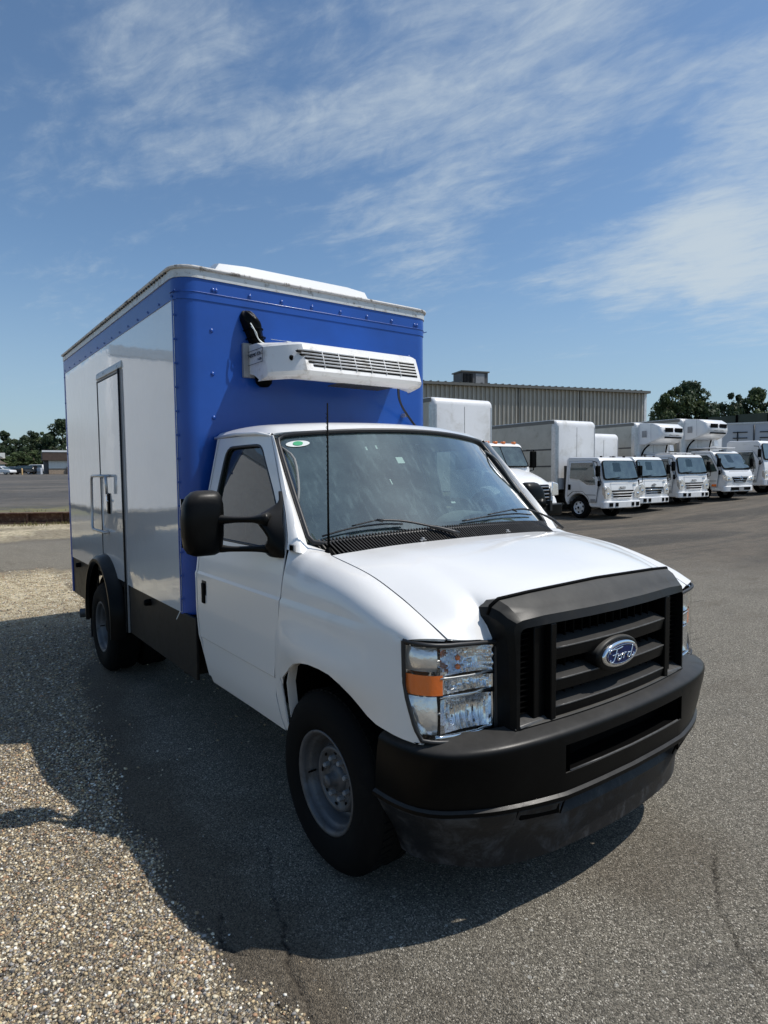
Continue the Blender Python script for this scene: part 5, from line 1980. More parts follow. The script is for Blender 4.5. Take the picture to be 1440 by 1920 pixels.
    # grille
    if kind == 'hino':
        b = MB()
        b.prism([(-.56, 1.04), (.56, 1.04), (.40, .80), (-.40, .80)], 'x', 1.17, 1.205)
        g = b.obj('grille', 'black', t, bevel=.01)
        for z, hwid in ((.995, .54), (.90, .47), (.83, .40)):
            b = MB()
            b.tube([(1.205, -hwid, z+.02), (1.222, 0, z), (1.205, hwid, z+.02)], .014, 6)
            b.obj('grille_bar', 'chrome', g, sm=True)
        b = MB()
        b.tube([(1.235, .085*math.cos(a), .99+.075*math.sin(a)) for a in np.linspace(0, 6.283, 24)], .014, 6)
        b.tube([(1.235, .0, 1.055), (1.235, 0, .925)], .012, 5)
        b.tube([(1.235, -.06, .99), (1.235, .06, .99)], .012, 5)
        b.obj('front_emblem', 'chrome', g, sm=True)
    else:
        g = empty('grille', parent=t)
        zs_ = (.99, .885, .79) if lettering != '' else (.98, .87, .79)
        for i_, z in enumerate(zs_):
            b = MB()
            hwid = w*(.60-.05*i_) if i_ != 1 else w*.52
            b.prism([(-hwid, z+.028), (hwid, z+.028), (hwid*.93, z-.028), (-hwid*.93, z-.028)], 'x', 1.09, 1.128)
            b.obj('grille_slot', 'black', g)
            b = MB()
            b.tube([(1.14, -hwid, z-.045), (1.155, 0, z-.05), (1.14, hwid, z-.045)], .016, 6)
            b.obj('grille_bar', 'chrome' if lettering == '' else body, g, sm=True)
        if lettering:
            o = text('front_lettering', lettering, .12, face_x((1.128, .0, 1.10)), 'decal', g, .004)
        else:
            b = MB()
            b.prism([(-.13, 1.12), (-.05, 1.12), (-.045, 1.15), (.06, 1.15), (.065, 1.12), (.13, 1.12), (.12, 1.075), (.04, 1.075), (.035, 1.045), (-.07, 1.045), (-.065, 1.075), (-.14, 1.075)], 'x', 1.115, 1.135)
            b.obj('front_emblem', 'grey', g)
        b = MB()
        b.box(1.10, 1.128, .62*w, .80*w, 1.245, 1.262)
        b.obj('corner_badge', 'grey', g)
    b = MB()      # line of the front panel
    b.tube([(1.10, -w*.62, 1.28), (1.125, -w*.60, 1.02), (1.125, w*.60, 1.02), (1.10, w*.62, 1.28), (1.10, -w*.62, 1.28)], .005, 4)
    b.obj('panel_gap', 'grey', t)
    # bumper with openings
    b = MB()
    zb0, zb1 = (.40, .64) if kind != 'big' else (.44, .74)
    Pb = [(.98, -w*1.0), (1.12, -w*1.0), (1.20, -w*.86), (1.235, -w*.4), (1.24, 0), (1.235, w*.4), (1.20, w*.86), (1.12, w*1.0), (.98, w*1.0), (.96, 0)]
    b.prism(Pb, 'z', zb0, zb1)
    bp = b.obj('front_bumper', body, t, bevel=.025, seg=2)
    for y0, y1 in ((-.80, -.62), (-.50, -.36), (.36, .50), (.62, .80)) if kind != 'hino' else ((-.66, .66),):
        b = MB()
        b.box(1.12, 1.247 if abs(y0) < .6 or kind == 'hino' else 1.228, y0*w, y1*w, zb0+.06, zb1-.05)
        b.obj('bumper_opening', 'black', bp)
    if kind == 'hino':
        b = MB()
        b.box(1.24, 1.262, -.17, .17, zb0+.02, zb0+.18)
        b.obj('plate_holder', 'grey', bp)
    # cab extras
    for k, y_ in enumerate((-.62, -.10, 0, .10, .62)):
        if kind == 'hino' and abs(y_) > .5:
            continue
        b = MB()
        b.box(base[5][0]-.10, base[5][0]-.02, y_*w-.03, y_*w+.03, zt_-.0, zt_+.05)
        b.obj('roof_marker', 'grey' if k % 2 else 'black', t, bevel=.01)
    wr_ = .39 if kind != 'big' else .44
    for s in (-1, 1):
        far_wheel(t, 0, w*.955, s, wr_)
        far_wheel(t, -3.6, w*1.02, s, wr_)
        b = MB()
        b.box(-3.0, -1.3, s*.45, s*.95, .45, .80)
        b.obj('fuel_tank', 'chassis', t, bevel=.06)
    b = MB()
    b.box(-6.5, .9, -.42, -.34, .55, .80)
    b.box(-6.5, .9, .34, .42, .55, .80)
    b.box(-.66, .95, -.9, .9, .48, .60)
    b.box(-.80, -.68, -.85, .85, .8, 1.9)
    b.obj('chassis', 'chassis', t)
    bx, zr, hwd, L, z0 = box
    be = cargo_box(t, bx, bx-L, hwd, z0, zr, reefer is None)
    if reefer:
        reefer_unit(t, bx, zr, reefer)
    return t


def cargo_box(t, x1, x0, hw_, z0, z1, curved=True, name='cargo_box'):
    R1 = .14
    # body with rounded front vertical edges and rolled top front edge
    P = [(x0, -hw_)]+[(x1-R1+R1*math.cos(a), -hw_+R1+R1*math.sin(a)) for a in np.linspace(-math.pi/2, 0, 7)]+[(x1-R1+R1*math.cos(a), hw_-R1+R1*math.sin(a)) for a in np.linspace(0, math.pi/2, 7)]+[(x0, hw_)]
    rows = []
    zz = [z0]+list(np.linspace(z0+.05, z1-.22, 5))
    for z in zz:
        rows.append([(x, y_, z) for x, y_ in P])
    for a in np.linspace(0, math.pi/2, 6)[1:]:
        pull = .20*(1-math.cos(a))
        up_ = z1-.22+.22*math.sin(a)
        rows.append([(x-pull*(1 if x > x1-.3 else 0), y_*(1-.02*(1-math.cos(a))), up_) for x, y_ in P])
    b = MB()
    b.grid(rows)
    k = len(b.V)
    b.add(rows[-1], [tuple(range(len(P)))])
    b.add([(x0, -hw_, z0), (x0, hw_, z0), (x0, hw_, z1), (x0, -hw_, z1)], [(0, 1, 2, 3)])
    o = b.obj(name, 'boxwhite', t, sm=True, angle=50)
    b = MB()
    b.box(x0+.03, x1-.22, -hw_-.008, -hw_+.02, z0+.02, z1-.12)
    b.obj('shade_skin', 'shadeskin', o)  # overlay on this side only, its colour carries the wall's shade
    # aluminium corner posts, top rails, bottom rails, rub rails
    for s in (-1, 1):
        b = MB()
        P2 = [(x1-R1+(R1+.006)*math.cos(a), s*(-hw_+R1+(R1+.006)*math.sin(a))) for a in np.linspace(-math.pi/2, -.15, 7)]
        P2 = [(x1-R1-.10, P2[0][1])]+P2
        b.grid([[(x, y_, z) for x, y_ in P2] for z in (z0-.02, z1-.24)])
        b.obj('corner_post', 'alu2', o, sm=True, solid=.006)
        b = MB()
        b.box(x0, x1-.12, s*(hw_+.0), s*(hw_+.014), z1-.15, z1-.02)
        b.obj('top_rail', 'sidingd', o, bevel=.006)
        for zf_ in (.42, .66):
            b = MB()
            b.box(x0+.05, x1-.25, s*hw_, s*(hw_+.014), z0+(z1-z0)*(1-zf_)-.03, z0+(z1-z0)*(1-zf_)+.03)
            b.obj('rub_rail', 'hvac', o)
        b = MB()
        b.box(x0, x1-.10, s*(hw_), s*(hw_+.014), z0-.02, z0+.08)
        b.obj('bottom_rail', 'alu2', o)
    b = MB()
    b.box(x1-.010, x1+.006, -hw_*.86, hw_*.86, z0-.01, z0+.03)
    b.obj('front_sill', 'black', o)
    b = MB()
    b.box(x1+.001, x1+.005, -.01, .01, z0+.05, z1-.26)
    b.obj('panel_joint', 'grey', o)
    return o


def reefer_unit(t, x1, zr, mode):
    """tall wedge shaped refrigeration unit overhanging the cab"""
    e = empty('refrigeration_unit', parent=t)
    z1 = zr-.05
    z0 = z1-.92
    hw_ = .95

    def sec(y_, k):
        return [(x1, y_, z0+.06*0), (x1+.30, y_*.99, z0), (x1+.74-k, y_*.93, z0+.10), (x1+.96-k, y_*.86, z0+.26), (x1+1.02-k, y_*.80, z0+.42), (x1+.95-k, y_*.84, z1-.20), (x1+.65-k*.6, y_*.92, z1-.04), (x1+.25, y_, z1), (x1, y_, z1)]
    rows = [sec(-hw_, .20), sec(-hw_*.97, .10), sec(-hw_*.85, .02), sec(0, 0), sec(hw_*.85, .02), sec(hw_*.97, .10), sec(hw_, .20)]
    b = MB().grid(rows)
    b.add(rows[0], [tuple(range(9))])
    b.add(rows[-1], [tuple(range(9))])
    h_ = b.obj('unit_housing', 'farwhite', e, sm=True, angle=70)
    for s in (-1, 1):
        b = MB()
        b.box(x1+.985, x1+1.012, s*.06, s*.58, z0+.50, z0+.68)
        b.obj('air_intake', 'black', h_, bevel=.03, seg=3)
    b = MB()
    b.box(x1+.82, x1+.985, -.55, .55, z0+.24, z0+.30)
    b.obj('lower_slot', 'black', h_)
    text('unit_lettering', 'THERMO KING', .105, face_x((x1+1.0, 0, z0+.385), 1, .12), 'decal', h_, .003)
    b = MB()
    b.box(x1+.14, x1+.36, -hw_-.006, -hw_+.0, z0+.30, z0+.58)
    b.obj('service_label', 'grey', h_)
    b = MB()
    b.tube([(x1+.58, -hw_*.99, z0+.15), (x1+.56, -hw_*.99, z1-.05)], .006, 4)
    b.obj('housing_joint', 'grey', h_)
    # hose loops below and white deflector
    for s in (-1, 1):
        b = MB()
        b.tube(cr([(x1+.25, s*.6, z0), (x1+.12, s*.72, z0-.18), (x1+.03, s*.80, z0-.45), (x1+.02, s*.80, z0-.8)], 10), .035, 6)
        b.obj('drain_hose', 'black', e, sm=True)
    b = MB()
    b.prism([(x1+.55, z0-.02), (x1+.62, z0-.02), (x1+.66, z0-.28), (x1+.50, z0-.28)], 'y', .25, .5)
    b.obj('deflector', 'farwhite', e)
    b = MB()
    b.box(x1-.05, x1+1.35, -.70, .70, z0-.42, z0-.38)
    b.obj('roof_rack_panel', 'farwhite', t, bevel=.01)
    return e


GRP = 'white cab-over trucks parked in a row'
cab_over('white cab-over truck with plain tall cargo box, nearest and leftmost cab-over of the row', (-11.45, 17.75, 0.0), -5, 'a', (-.95, 3.62, 1.10, 6.2, 1.0), None, 'ISUZU', w=1.0)
cab_over('white cab-over truck with low cargo box and bow tie emblem, second cab-over of the row', (-11.9, 20.55, .05), -3, 'a', (-1.2, 3.20, 1.05, 5.5, .95), None, '', w=1.0)
cab_over('white cab-over truck with upright windscreen under a refrigeration unit, third of the row', (-11.9, 23.7, .17), -7, 'a', (-.85, 3.62, 1.15, 6.0, 1.0), 'a', 'ISUZU', w=1.02)
cab_over('white cab-over truck with raked windscreen and chrome grille, fourth of the row', (-11.35, 26.5, .36), -8, 'hino', (-.85, 3.68, 1.15, 6.0, 1.0), 'b', '', w=1.03)
cab_over('tallest white cab-over truck, cut off by the right edge of the photo', (-11.3, 30.2, .52), -6, 'big', (-2.2, 3.3, 1.2, 6.0, 1.0), None, 'ISUZU', w=1.12)

CTX, CTY = -10.7, 11.5
# --- conventional truck, leftmost
ct = empty('conventional_truck', (CTX, CTY, 0), R_(-4), 'white long-nosed truck with orange roof lights and tall box, partly hidden behind the windscreen', 'truck')
b = MB()
b.prism([(-.9, .8), (-.9, 2.48), (-.75, 2.56), (.05, 2.56), (.16, 2.48), (.52, 1.78), (.52, .8)], 'y', -.98, .98)
b.obj('cab', 'farwhite', ct, bevel=.06, seg=3)
rows = []
for x, z, w_ in ((.48, 1.80, .90), (.75, 1.74, .86), (1.15, 1.60, .80), (1.50, 1.45, .74), (1.60, 1.30, .70)):
    rows.append([(x, -w_, .85), (x, -w_, z-.22), (x, -w_*.93, z-.08), (x, -w_*.5, z), (x, 0, z+.015), (x, w_*.5, z), (x, w_*.93, z-.08), (x, w_, z-.22), (x, w_, .85)])
MB().grid(rows).obj('bonnet', 'farwhite', ct, sm=True, angle=45, solid=.02)
for s in (-1, 1):
    rows = []
    for a in np.linspace(0, math.pi, 14):
        cx_, cz_ = 1.25+.66*math.cos(a), .62+.66*math.sin(a)
        rows.append([(cx_, s*.78, cz_+.05), (cx_, s*1.0, cz_+.03), (cx_, s*1.12, cz_-.02), (cx_-.04*math.cos(a), s*1.14, cz_-.10)])
    MB().grid(rows).obj('fender', 'farwhite', ct, sm=True, solid=.015)
    b = MB()
    b.prism([(s*.74, 1.0), (s*1.06, 1.02), (s*1.04, 1.36), (s*.80, 1.42)], 'x', 1.80, 2.02)
    b.obj('headlight', 'chromef', ct, bevel=.03)
    far_wheel(ct, .79, 1.06, s, .50)
    far_wheel(ct, -4.2, 1.08, s, .50)
    mr = empty('side_mirror', parent=ct)
    b = MB()
    b.tube([(.35, s*.98, 2.35), (.42, s*1.22, 2.36), (.42, s*1.22, 1.75), (.40, s*.98, 1.72)], .018, 5)
    b.obj('mirror_arm', 'black', mr)
    b = MB()
    b.box(.34, .44, s*1.12, s*1.34, 1.82, 2.32)
    b.obj('mirror_head', 'black', mr, bevel=.03)
    b = MB()
    b.add([(-.6, s*.985, 1.78), (-.6, s*.985, 2.36), (.05, s*.985, 2.36), (.30, s*.985, 1.80)], [(0, 1, 2, 3)])
    b.obj('window', 'farglass', ct, solid=.006)
b = MB()
q = [(.555, -.90, 1.84), (.555, .90, 1.84), (.215, .88, 2.46), (.215, -.88, 2.46)]
P = rrect(q, 0, 1, 0, 1, .07, 5)
b.add(P, [tuple(range(len(P)))])
o = b.obj('windscreen', 'black', ct, solid=.01)
b = MB()
for u0, u1 in ((.03, .49), (.51, .97)):
    P = rrect(q, u0, u1, .05, .95, .05, 5, (.012, 0, .006))
    b = MB()
    b.add(P, [tuple(range(len(P)))])
    b.obj('pane', 'farglass', o, solid=.004)
for y_ in (-.75, -.32, 0, .32, .75):
    b = MB()
    b.box(-.02, .10, y_-.05, y_+.05, 2.54, 2.61)
    b.obj('roof_marker', 'orange', ct, bevel=.015)
b = MB()
b.box(2.02, 2.10, -.58, .58, .80, 1.34)
g = b.obj('grille', 'black', ct, bevel=.03)
for k in range(5):
    b = MB()
    b.box(2.09, 2.125, -.55, .55, .86+.10*k, .90+.10*k)
    b.obj('grille_bar', 'chrome', g, bevel=.008)
b = MB()
b.prism([(1.75, -1.15), (2.20, -1.0), (2.30, -.5), (2.32, 0), (2.30, .5), (2.20, 1.0), (1.75, 1.15), (1.9, 0)], 'z', .48, .80)
b.obj('front_bumper', 'plast', ct, bevel=.03)
b = MB()
b.box(-8, 1.9, -.42, -.34, .62, .9)
b.box(-8, 1.9, .34, .42, .62, .9)
b.obj('chassis', 'chassis', ct)
cargo_box(ct, -1.35, -8.2, 1.22, 1.1, 4.02)
for o_ in ct.children:
    if o_.name.split('.')[0] in ('fender', 'headlight', 'grille', 'front_bumper'):
        o_.location.x -= .46

_d = CAMP+_fw*45+_rt*((1405-720)/1170.5*45)
TLX, TLY = _d.x, _d.y
# ---- trailer far right behind the row, facing wall with door gear
tl = empty('box_trailer', (TLX, TLY, 1.0), R_(30), 'long pale blue-grey box trailer with dark locking bars behind the rightmost cab', 'trailer')
b = MB()
b.box(-6.5, 8.5, -1.25, 1.25, 1.1, 3.95)
tb = b.obj('trailer_body', 'shadewhite', tl, bevel=.04)
b = MB()
b.box(-6.52, 8.52, -1.275, -1.24, 3.86, 3.98)
b.obj('top_rail', 'alu2', tl, bevel=.01)
for x in (-1.0, 0, 1.0):
    b = MB()
    b.tube([(x, -1.29, 1.5), (x, -1.29, 3.8 if x == 0 else 3.35)], .045, 8)
    b.obj('lock_bar', 'decal', tl, sm=True)
for z in (3.3, 2.9):
    b = MB()
    b.tube([(-1.3, -1.29, z), (-.4, -1.29, z)], .035, 6)
    b.obj('lock_bar', 'decal', tl)
    b = MB()
    b.tube([(.35, -1.29, z), (1.3, -1.29, z)], .035, 6)
    b.obj('lock_bar', 'decal', tl)
b = MB()
for x in (-5, -4, 6.5):
    for s in (-1, 1):
        far_wheel(tl, x, 1.2, s, .5)
b.box(-6, 8, -.5, .5, .9, 1.1)
b.obj('chassis', 'chassis', tl)

# ---- white trailer to the left of the truck, outside the frame, mirrored in the glossy side panel
mt = empty('box_trailer', (-7.6, -3.25, 0), 0, 'white box trailer standing beside the truck, seen mirrored in its side panel', 'trailer')
b = MB()
b.box(-8.5, 0, -1.22, 1.22, 1.15, 3.62)
b.obj('trailer_body', 'farwhite', mt, bevel=.05)
b = MB()
b.box(-.02, .012, -1.23, 1.23, 3.50, 3.64)
b.obj('top_rail', 'alu2', mt)
b = MB()
b.box(-8.3, -.3, -.5, .5, .9, 1.15)
b.obj('chassis', 'chassis', mt)
for s in (-1, 1):
    far_wheel(mt, -6.3, 1.15, s, .5)
    far_wheel(mt, -7.4, 1.15, s, .5)
    b = MB()
    b.box(-1.6, -1.45, s*.8, s*.95, 0, 1.15)
    b.obj('landing_leg', 'chassis', mt)

# ================================================================== ribbed warehouse
A, Bp = Vector((-36.0, 27.0, 0)), Vector((-29.0, 50.3, 0))
dirw = (Bp-A).normalized()
Lw = (Bp-A).length
wh = empty('warehouse', A, math.atan2(dirw.y, dirw.x), 'long low warehouse clad in tan ribbed metal behind the parked trucks', 'building')
HTW = 8.6
pitch = .40
seams = [0, 5.2, 11.3, 17.4, Lw]
for a, c_ in zip(seams[:-1], seams[1:]):
    b = MB()
    x = a
    P = []
    while x < c_-.01:
        e_ = min(x+pitch, c_)
        P += [(x, 0), (x+pitch*.56, 0), (x+pitch*.62, -.14), (x+pitch*.90, -.14)]
        x += pitch
    P = [(min(p[0], c_), p[1]) for p in P]
    P.append((c_, 0))
    b.grid([[(x_, y_, z) for x_, y_ in P] for z in (0, HTW)])
    b.obj('wall_panel', 'sidinga', wh)
    b = MB()
    b.box(a-.04, a+.04, -.10, 0, 0, HTW)
    b.obj('panel_joint', 'sidingd', wh)
b = MB()
b.box(Lw-.02, Lw+.25, -.13, .05, 0, HTW-.05)
b.obj('corner_trim', 'boxwhite', wh)
b = MB()
b.box(-.2, Lw+.4, -.45, .2, HTW-.05, HTW+.16)
b.obj('roof_edge', 'sidingd', wh)
b = MB()
b.box(0, Lw, .02, 20, 0, HTW)
b.obj('building_core', 'sidinga', wh)
b = MB()
for k in range(int(Lw/.64)):
    b.box(k*.64, k*.64+.10, -.46, 6, HTW+.16, HTW+.22)
b.obj('roof_rib', 'hvac', wh)
hv = empty('rooftop_unit', (0, 0, 0), 0, 'grey box shaped rooftop ventilation unit on the warehouse roof', 'ventilation unit')
p0_ = A+dirw*7.9
hv.location = (p0_.x-1.8*dirw.y*-1*-1, p0_.y+1.2*dirw.x, HTW+.2)
hv.rotation_euler = (0, 0, math.atan2(dirw.y, dirw.x))
b = MB()
b.box(-1.1, 1.3, -.8, .8, 0, 1.05)
hb = b.obj('housing', 'hvac', hv, bevel=.03)
b = MB()
for k in range(7):
    b.box(-1.0+.13*k, -.93+.13*k, -.83, -.80, .15, .92)
b.obj('louvre', 'black', hb)
b = MB()
b.box(0.15, .95, -.83, -.8, .1, .95)
b.obj('service_panel', 'grey', hb)
b = MB()
b.box(-1.2, 1.4, -.9, .9, 1.05, 1.15)
b.obj('lid', 'sidingd', hv)
b = MB()
b.box(-1.0, 1.2, -.7, .7, -.3, .0)
b.obj('curb', 'hvac', hv)


# ================================================================== left background
def leaf_mat(name, c1, c2):
    m = bpy.data.materials.new(name)
    m.use_nodes = True
    m.node_tree.nodes.clear()
    N = NT(m.node_tree)
    at_ = N.n('ShaderNodeAttribute', attribute_name='leafv').outputs['Fac']
    oi = N.n('ShaderNodeObjectInfo').outputs['Random']
    c = N.mix(at_, c1, c2)
    k = N.m('ADD', .8, N.m('MULTIPLY', oi, .4))
    c = N.n('ShaderNodeVectorMath', {0: c, 'Scale': k}, operation='SCALE').outputs[0]
    d_ = N.n('ShaderNodeBsdfPrincipled', {'Base Color': c, 'Roughness': .6, 'Specular IOR Level': .3})
    t_ = N.n('ShaderNodeBsdfTranslucent', {'Color': c})
    x = N.n('ShaderNodeMixShader', {0: .25, 1: d_.outputs[0], 2: t_.outputs[0]})
    N.n('ShaderNodeOutputMaterial', {'Surface': x.outputs[0]})
    return m


MT['leaf'] = leaf_mat('broad leaves', (.035, .060, .022), (.11, .14, .055))
MT['leafdark'] = leaf_mat('dark leaves', (.022, .042, .020), (.068, .098, .044))
MT['grass'] = leaf_mat('dry grass blades', (.12, .13, .04), (.26, .22, .10))


def crown_mesh(seed, H, Wd, nl, leaf, conic=0, z0=.15):
    r = np.random.default_rng(seed)
    nb = nl
    # lobes spread through the crown
    C_ = []
    for k in range(nb):
        z = z0+(1-z0)*r.random()**.85
        prof_ = math.sin(math.pi*min(max((z-z0)/(1-z0)*.86+.14, 0), 1))**.7
        if conic:
            prof_ = (1-(z-z0)/(1-z0))*.9+.1
        a = r.random()*6.283
        rad = Wd*.5*prof_*math.sqrt(r.random())*(.9+.3*r.random())
        C_.append((rad*math.cos(a), rad*math.sin(a), z*H, (.06+.09*r.random())*Wd*(.7+.5*prof_)))
    V, F, A_ = [], [], []
    for (x, y_, z, rr_) in C_:
        n = int(150+70*r.random())
        d_ = r.normal(size=(n, 3))
        d_ /= np.linalg.norm(d_, axis=1)[:, None]
        d_[:, 2] = d_[:, 2]*.75+.12
        p = np.array([x, y_, z])+d_*rr_*(.65+.5*r.random((n, 1)))
        nrm__ = d_+r.normal(size=(n, 3))*.6
        nrm__ /= np.linalg.norm(nrm__, axis=1)[:, None]
        a = np.cross(nrm__, r.normal(size=(n, 3)))
        a /= np.linalg.norm(a, axis=1)[:, None]
        c = np.cross(nrm__, a)
        s_ = leaf*(.6+.8*r.random((n, 1)))
        q_ = np.stack([p-a*s_, p+c*s_*.55, p+a*s_, p-c*s_*.55], 1)
        k0 = len(V)*1
        V.append(q_.reshape(-1, 3))
        tone = r.random()
        A_.append(np.repeat(np.clip(tone*.6+.4*r.random(n), 0, 1), 4))
    V = np.concatenate(V)
    A_ = np.concatenate(A_)
    nq = len(V)//4
    me = bpy.data.meshes.new('crown')
    me.vertices.add(len(V))
    me.vertices.foreach_set('co', V.ravel())
    me.loops.add(nq*4)
    me.loops.foreach_set('vertex_index', np.arange(nq*4))
    me.polygons.add(nq)
    me.polygons.foreach_set('loop_start', np.arange(0, nq*4, 4))
    me.polygons.foreach_set('loop_total', np.full(nq, 4))
    me.update()
    at = me.attributes.new('leafv', 'FLOAT', 'POINT')
    at.data.foreach_set('value', A_)
    return me


crowns = [crown_mesh(s_, 1.0, .85, 34, .022) for s_ in (1, 2, 3)]+[crown_mesh(s_, 1.0, .60, 28, .022, 0, .10) for s_ in (4, 5)]
for c in crowns:
    c.materials.append(MT['leafdark'])
bm_ = MB()
bm_.tube([(0, 0, 0), (.01, .0, .25), (-.01, .01, .5), (.0, 0, .8)], [.030, .024, .016, .005], 8)
for a in range(6):
    an_ = a*1.1
    z = .28+.08*a
    bm_.tube([(0, 0, z), (.12*math.cos(an_), .12*math.sin(an_), z+.10), (.24*math.cos(an_), .24*math.sin(an_), z+.17)], [.013, .009, .003], 5)
trunk0 = bm_.obj('trunk', 'bark', None, sm=True)
trunk_me = trunk0.data
bpy.data.objects.remove(trunk0)


def tree(loc, H, label, k=0, wide=1.0, mat_='leafdark', name='broadleaf_tree', group=None, rz=0):
    e = empty(name, loc, rz, label, 'tree', group)
    e.scale = (H*wide, H*wide, H)
    o = bpy.data.objects.new('crown', crowns[k % len(crowns)])
    COL.objects.link(o)
    o.parent = e
    o.material_slots[0].link = 'OBJECT'
    o.material_slots[0].material = MT[mat_]
    o = bpy.data.objects.new('trunk', trunk_me)
    COL.objects.link(o)
    o.parent = e
    return e


def at_px(u, D, z=None):
    """ground point seen in column u (photo pixels) at depth D"""
    p = CAMP+_fw*D+_rt*((u-720)/1170.5*D)
    return (p.x, p.y, float(zg(p.x, p.y)) if z is None else z)


GL = 'trees beyond the far car park on the left'
words = ['bushy', 'rounded', 'narrow', 'leaning', 'dense', 'ragged', 'tall', 'broad']
for i, (u, D, H, k, w_, l_) in enumerate((
        (-42, 150, 9.5, 1, 1.1, None), (-12, 150, 9.6, 0, .9, 'tall dark tree at the left edge, above the white gabled roof'), (16, 156, 10.6, 3, .9, 'pointed pine-like tree, second from the left edge'),
        (34, 150, 8.2, 4, .9, 'shorter tree in the dip of the left treeline'), (52, 146, 8.2, 1, 1.1, 'broad dark tree behind the black parked car'),
        (70, 152, 9.9, 2, .9, 'tree with two rounded tops just left of the brown shop roof'), (88, 156, 10.4, 0, .85, 'round-topped tree standing behind the brown-topped shop'),
        (104, 150, 10.2, 3, .9, 'lighter tree behind the middle of the shop roof'), (124, 150, 12.8, 1, 1.0, 'tallest dark tree touching the rear edge of the blue and white truck'),
        (150, 155, 12, 2, 1.1, None), (178, 155, 12, 0, 1.1, None))):
    x, y_, z = at_px(u, D)
    tree((x, y_, z), H, l_ or {0: 'dark tree just past the left edge beyond the house', 9: 'large dark tree hidden directly behind the truck body', 10: 'farthest tree of the left treeline, behind the truck body'}[i], k, w_, 'leafdark' if i % 3 else 'leaf', 'broadleaf_tree', GL if l_ is None else None, i*1.3)
for i, (u, D, H, l_) in enumerate(((2, 138, 4.0, 'pale green bush at the left edge below the trees'), (22, 136, 3.6, 'light green bush beside the white gabled house'), (38, 137, 4.6, 'rounded green bush behind the dark parked car'),
                                   (54, 136, 4.2, 'green bush above the black car roof'), (68, 137, 5.0, 'bush growing against the left wall of the shop'))):
    x, y_, z = at_px(u, D)
    tree((x, y_, z-.8), H+.8, l_, i, 1.5, 'leaf', 'bush', None, i)

GR_ = 'trees to the right of the warehouse'
rt_ = [(1222, 112, 11.5, 2, .9, 'low dark tree at the right end of the warehouse wall'), (1243, 116, 17.5, 3, .85, 'tall slim tree, left of the twin-topped clump'),
       (1262, 118, 19.0, 0, .8, 'tall twin-topped tree right of the warehouse'), (1290, 120, 20.0, 1, .9, 'tallest, widest tree of the clump right of the warehouse'),
       (1312, 118, 16.0, 4, .9, 'shoulder-high tree on the right side of the clump'), (1330, 118, 12.0, 2, 1.0, 'small tree tapering off the clump towards the screen fence'),
       (1235, 108, 10.5, 1, 1.3, 'dark undergrowth tree below the clump'), (1275, 108, 11.0, 4, 1.5, 'broad low tree in front of the twin-topped tree'), (1318, 110, 9.5, 0, 1.4, 'low bushy tree beside the mesh screen'),
       (1368, 150, 18.5, 0, .75, 'round lone tree above the mesh screen'), (1392, 152, 15.5, 4, .8, 'small tree between the two round trees on the far right'),
       (1412, 150, 19.0, 1, .85, 'second round tree above the mesh screen, near the right edge'), (1446, 148, 17.0, 2, .9, 'dark tree cut off by the right edge of the photo')]
for i, (u, D, H, k, w_, l_) in enumerate(rt_):
    x, y_, z = at_px(u, D, 1.0)
    tree((x, y_, z), H*(.83 if i < 9 else 1.0), l_, k, w_*.92, 'leaf' if i % 3 else 'leafdark', 'broadleaf_tree', None, i*2.1)
for i, u in enumerate((1480, 1530, 1590)):
    x, y_, z = at_px(u, 140, 1.0)
    tree((x, y_, z), 15, ['first tree past the right edge beyond the mesh screen', 'second tree past the right edge beyond the mesh screen', 'farthest tree past the right edge beyond the mesh screen'][i], i, 1.2, 'leafdark', 'broadleaf_tree', 'trees beyond the right edge', i)

# mesh screen fence
x0, y0, _ = at_px(1322, 75)
x1, y1, _ = at_px(1500, 68)
fe = empty('screen_fence', (x0, y0, 0), math.atan2(y1-y0, x1-x0), 'tall dark green mesh screen fence with black posts below the far right trees', 'fence')
Lf = math.hypot(x1-x0, y1-y0)
for k in range(3):
    b = MB()
    b.box(Lf*k/3, Lf*(k+1)/3-.1, -.03, .03, 2.0, 7.9+.1*k)
    b.obj('screen_panel', 'screen', fe)
for k in range(4):
    b = MB()
    b.box(Lf*k/3-.12, Lf*k/3+.12, -.12, .12, 0, 7.95)
    b.obj('post', 'black', fe)

# ---- shop building and house
x, y_, z = at_px(87, 112)
sb = empty('shop_building', (x, y_, z), R_(83), 'small flat-roofed shop with brown fascia, white wall and tan brick base', 'building')
# local x runs to the right in the photo, -y faces the viewer
b = MB()
b.box(.7, 9, 0, 8, 1.02, 2.45)
b.obj('wall', 'stucco', sb)
b = MB()
b.box(.7, 9, -.05, 8, 0, 1.02)
b.obj('brick_base', 'brick', sb)
b = MB()
b.box(-.25, 9.3, -.6, 8.3, 2.45, 3.95)
b.obj('fascia', 'brown', sb, bevel=.03)
b = MB()
b.box(-.3, 9.35, -.66, 8.35, 3.93, 4.25)
b.obj('roof_edge', 'carwhite', sb)
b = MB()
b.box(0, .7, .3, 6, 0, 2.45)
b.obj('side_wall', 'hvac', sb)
b = MB()
b.box(3.55, 4.0, -.35, -.1, 0, 1.3)
b.obj('downpipe', 'brown', sb)
b = MB()
b.lathe([(0, 0), (.25, .03), (.5, .14), (.62, .26)], (4.2, -.1, 4.75), 'y', 20, -1)
ds = b.obj('satellite_dish', 'farwhite', sb, sm=True, solid=.02)
b = MB()
b.tube([(4.2, .1, 4.1), (4.2, .1, 4.75), (4.2, -.5, 4.75)], .05, 6)
b.tube([(3.0, .2, 4.1), (3.0, .2, 4.6)], .03, 5)
b.obj('dish_mast', 'grey', ds)
b = MB()
x, y_, z = at_px(78, 110)
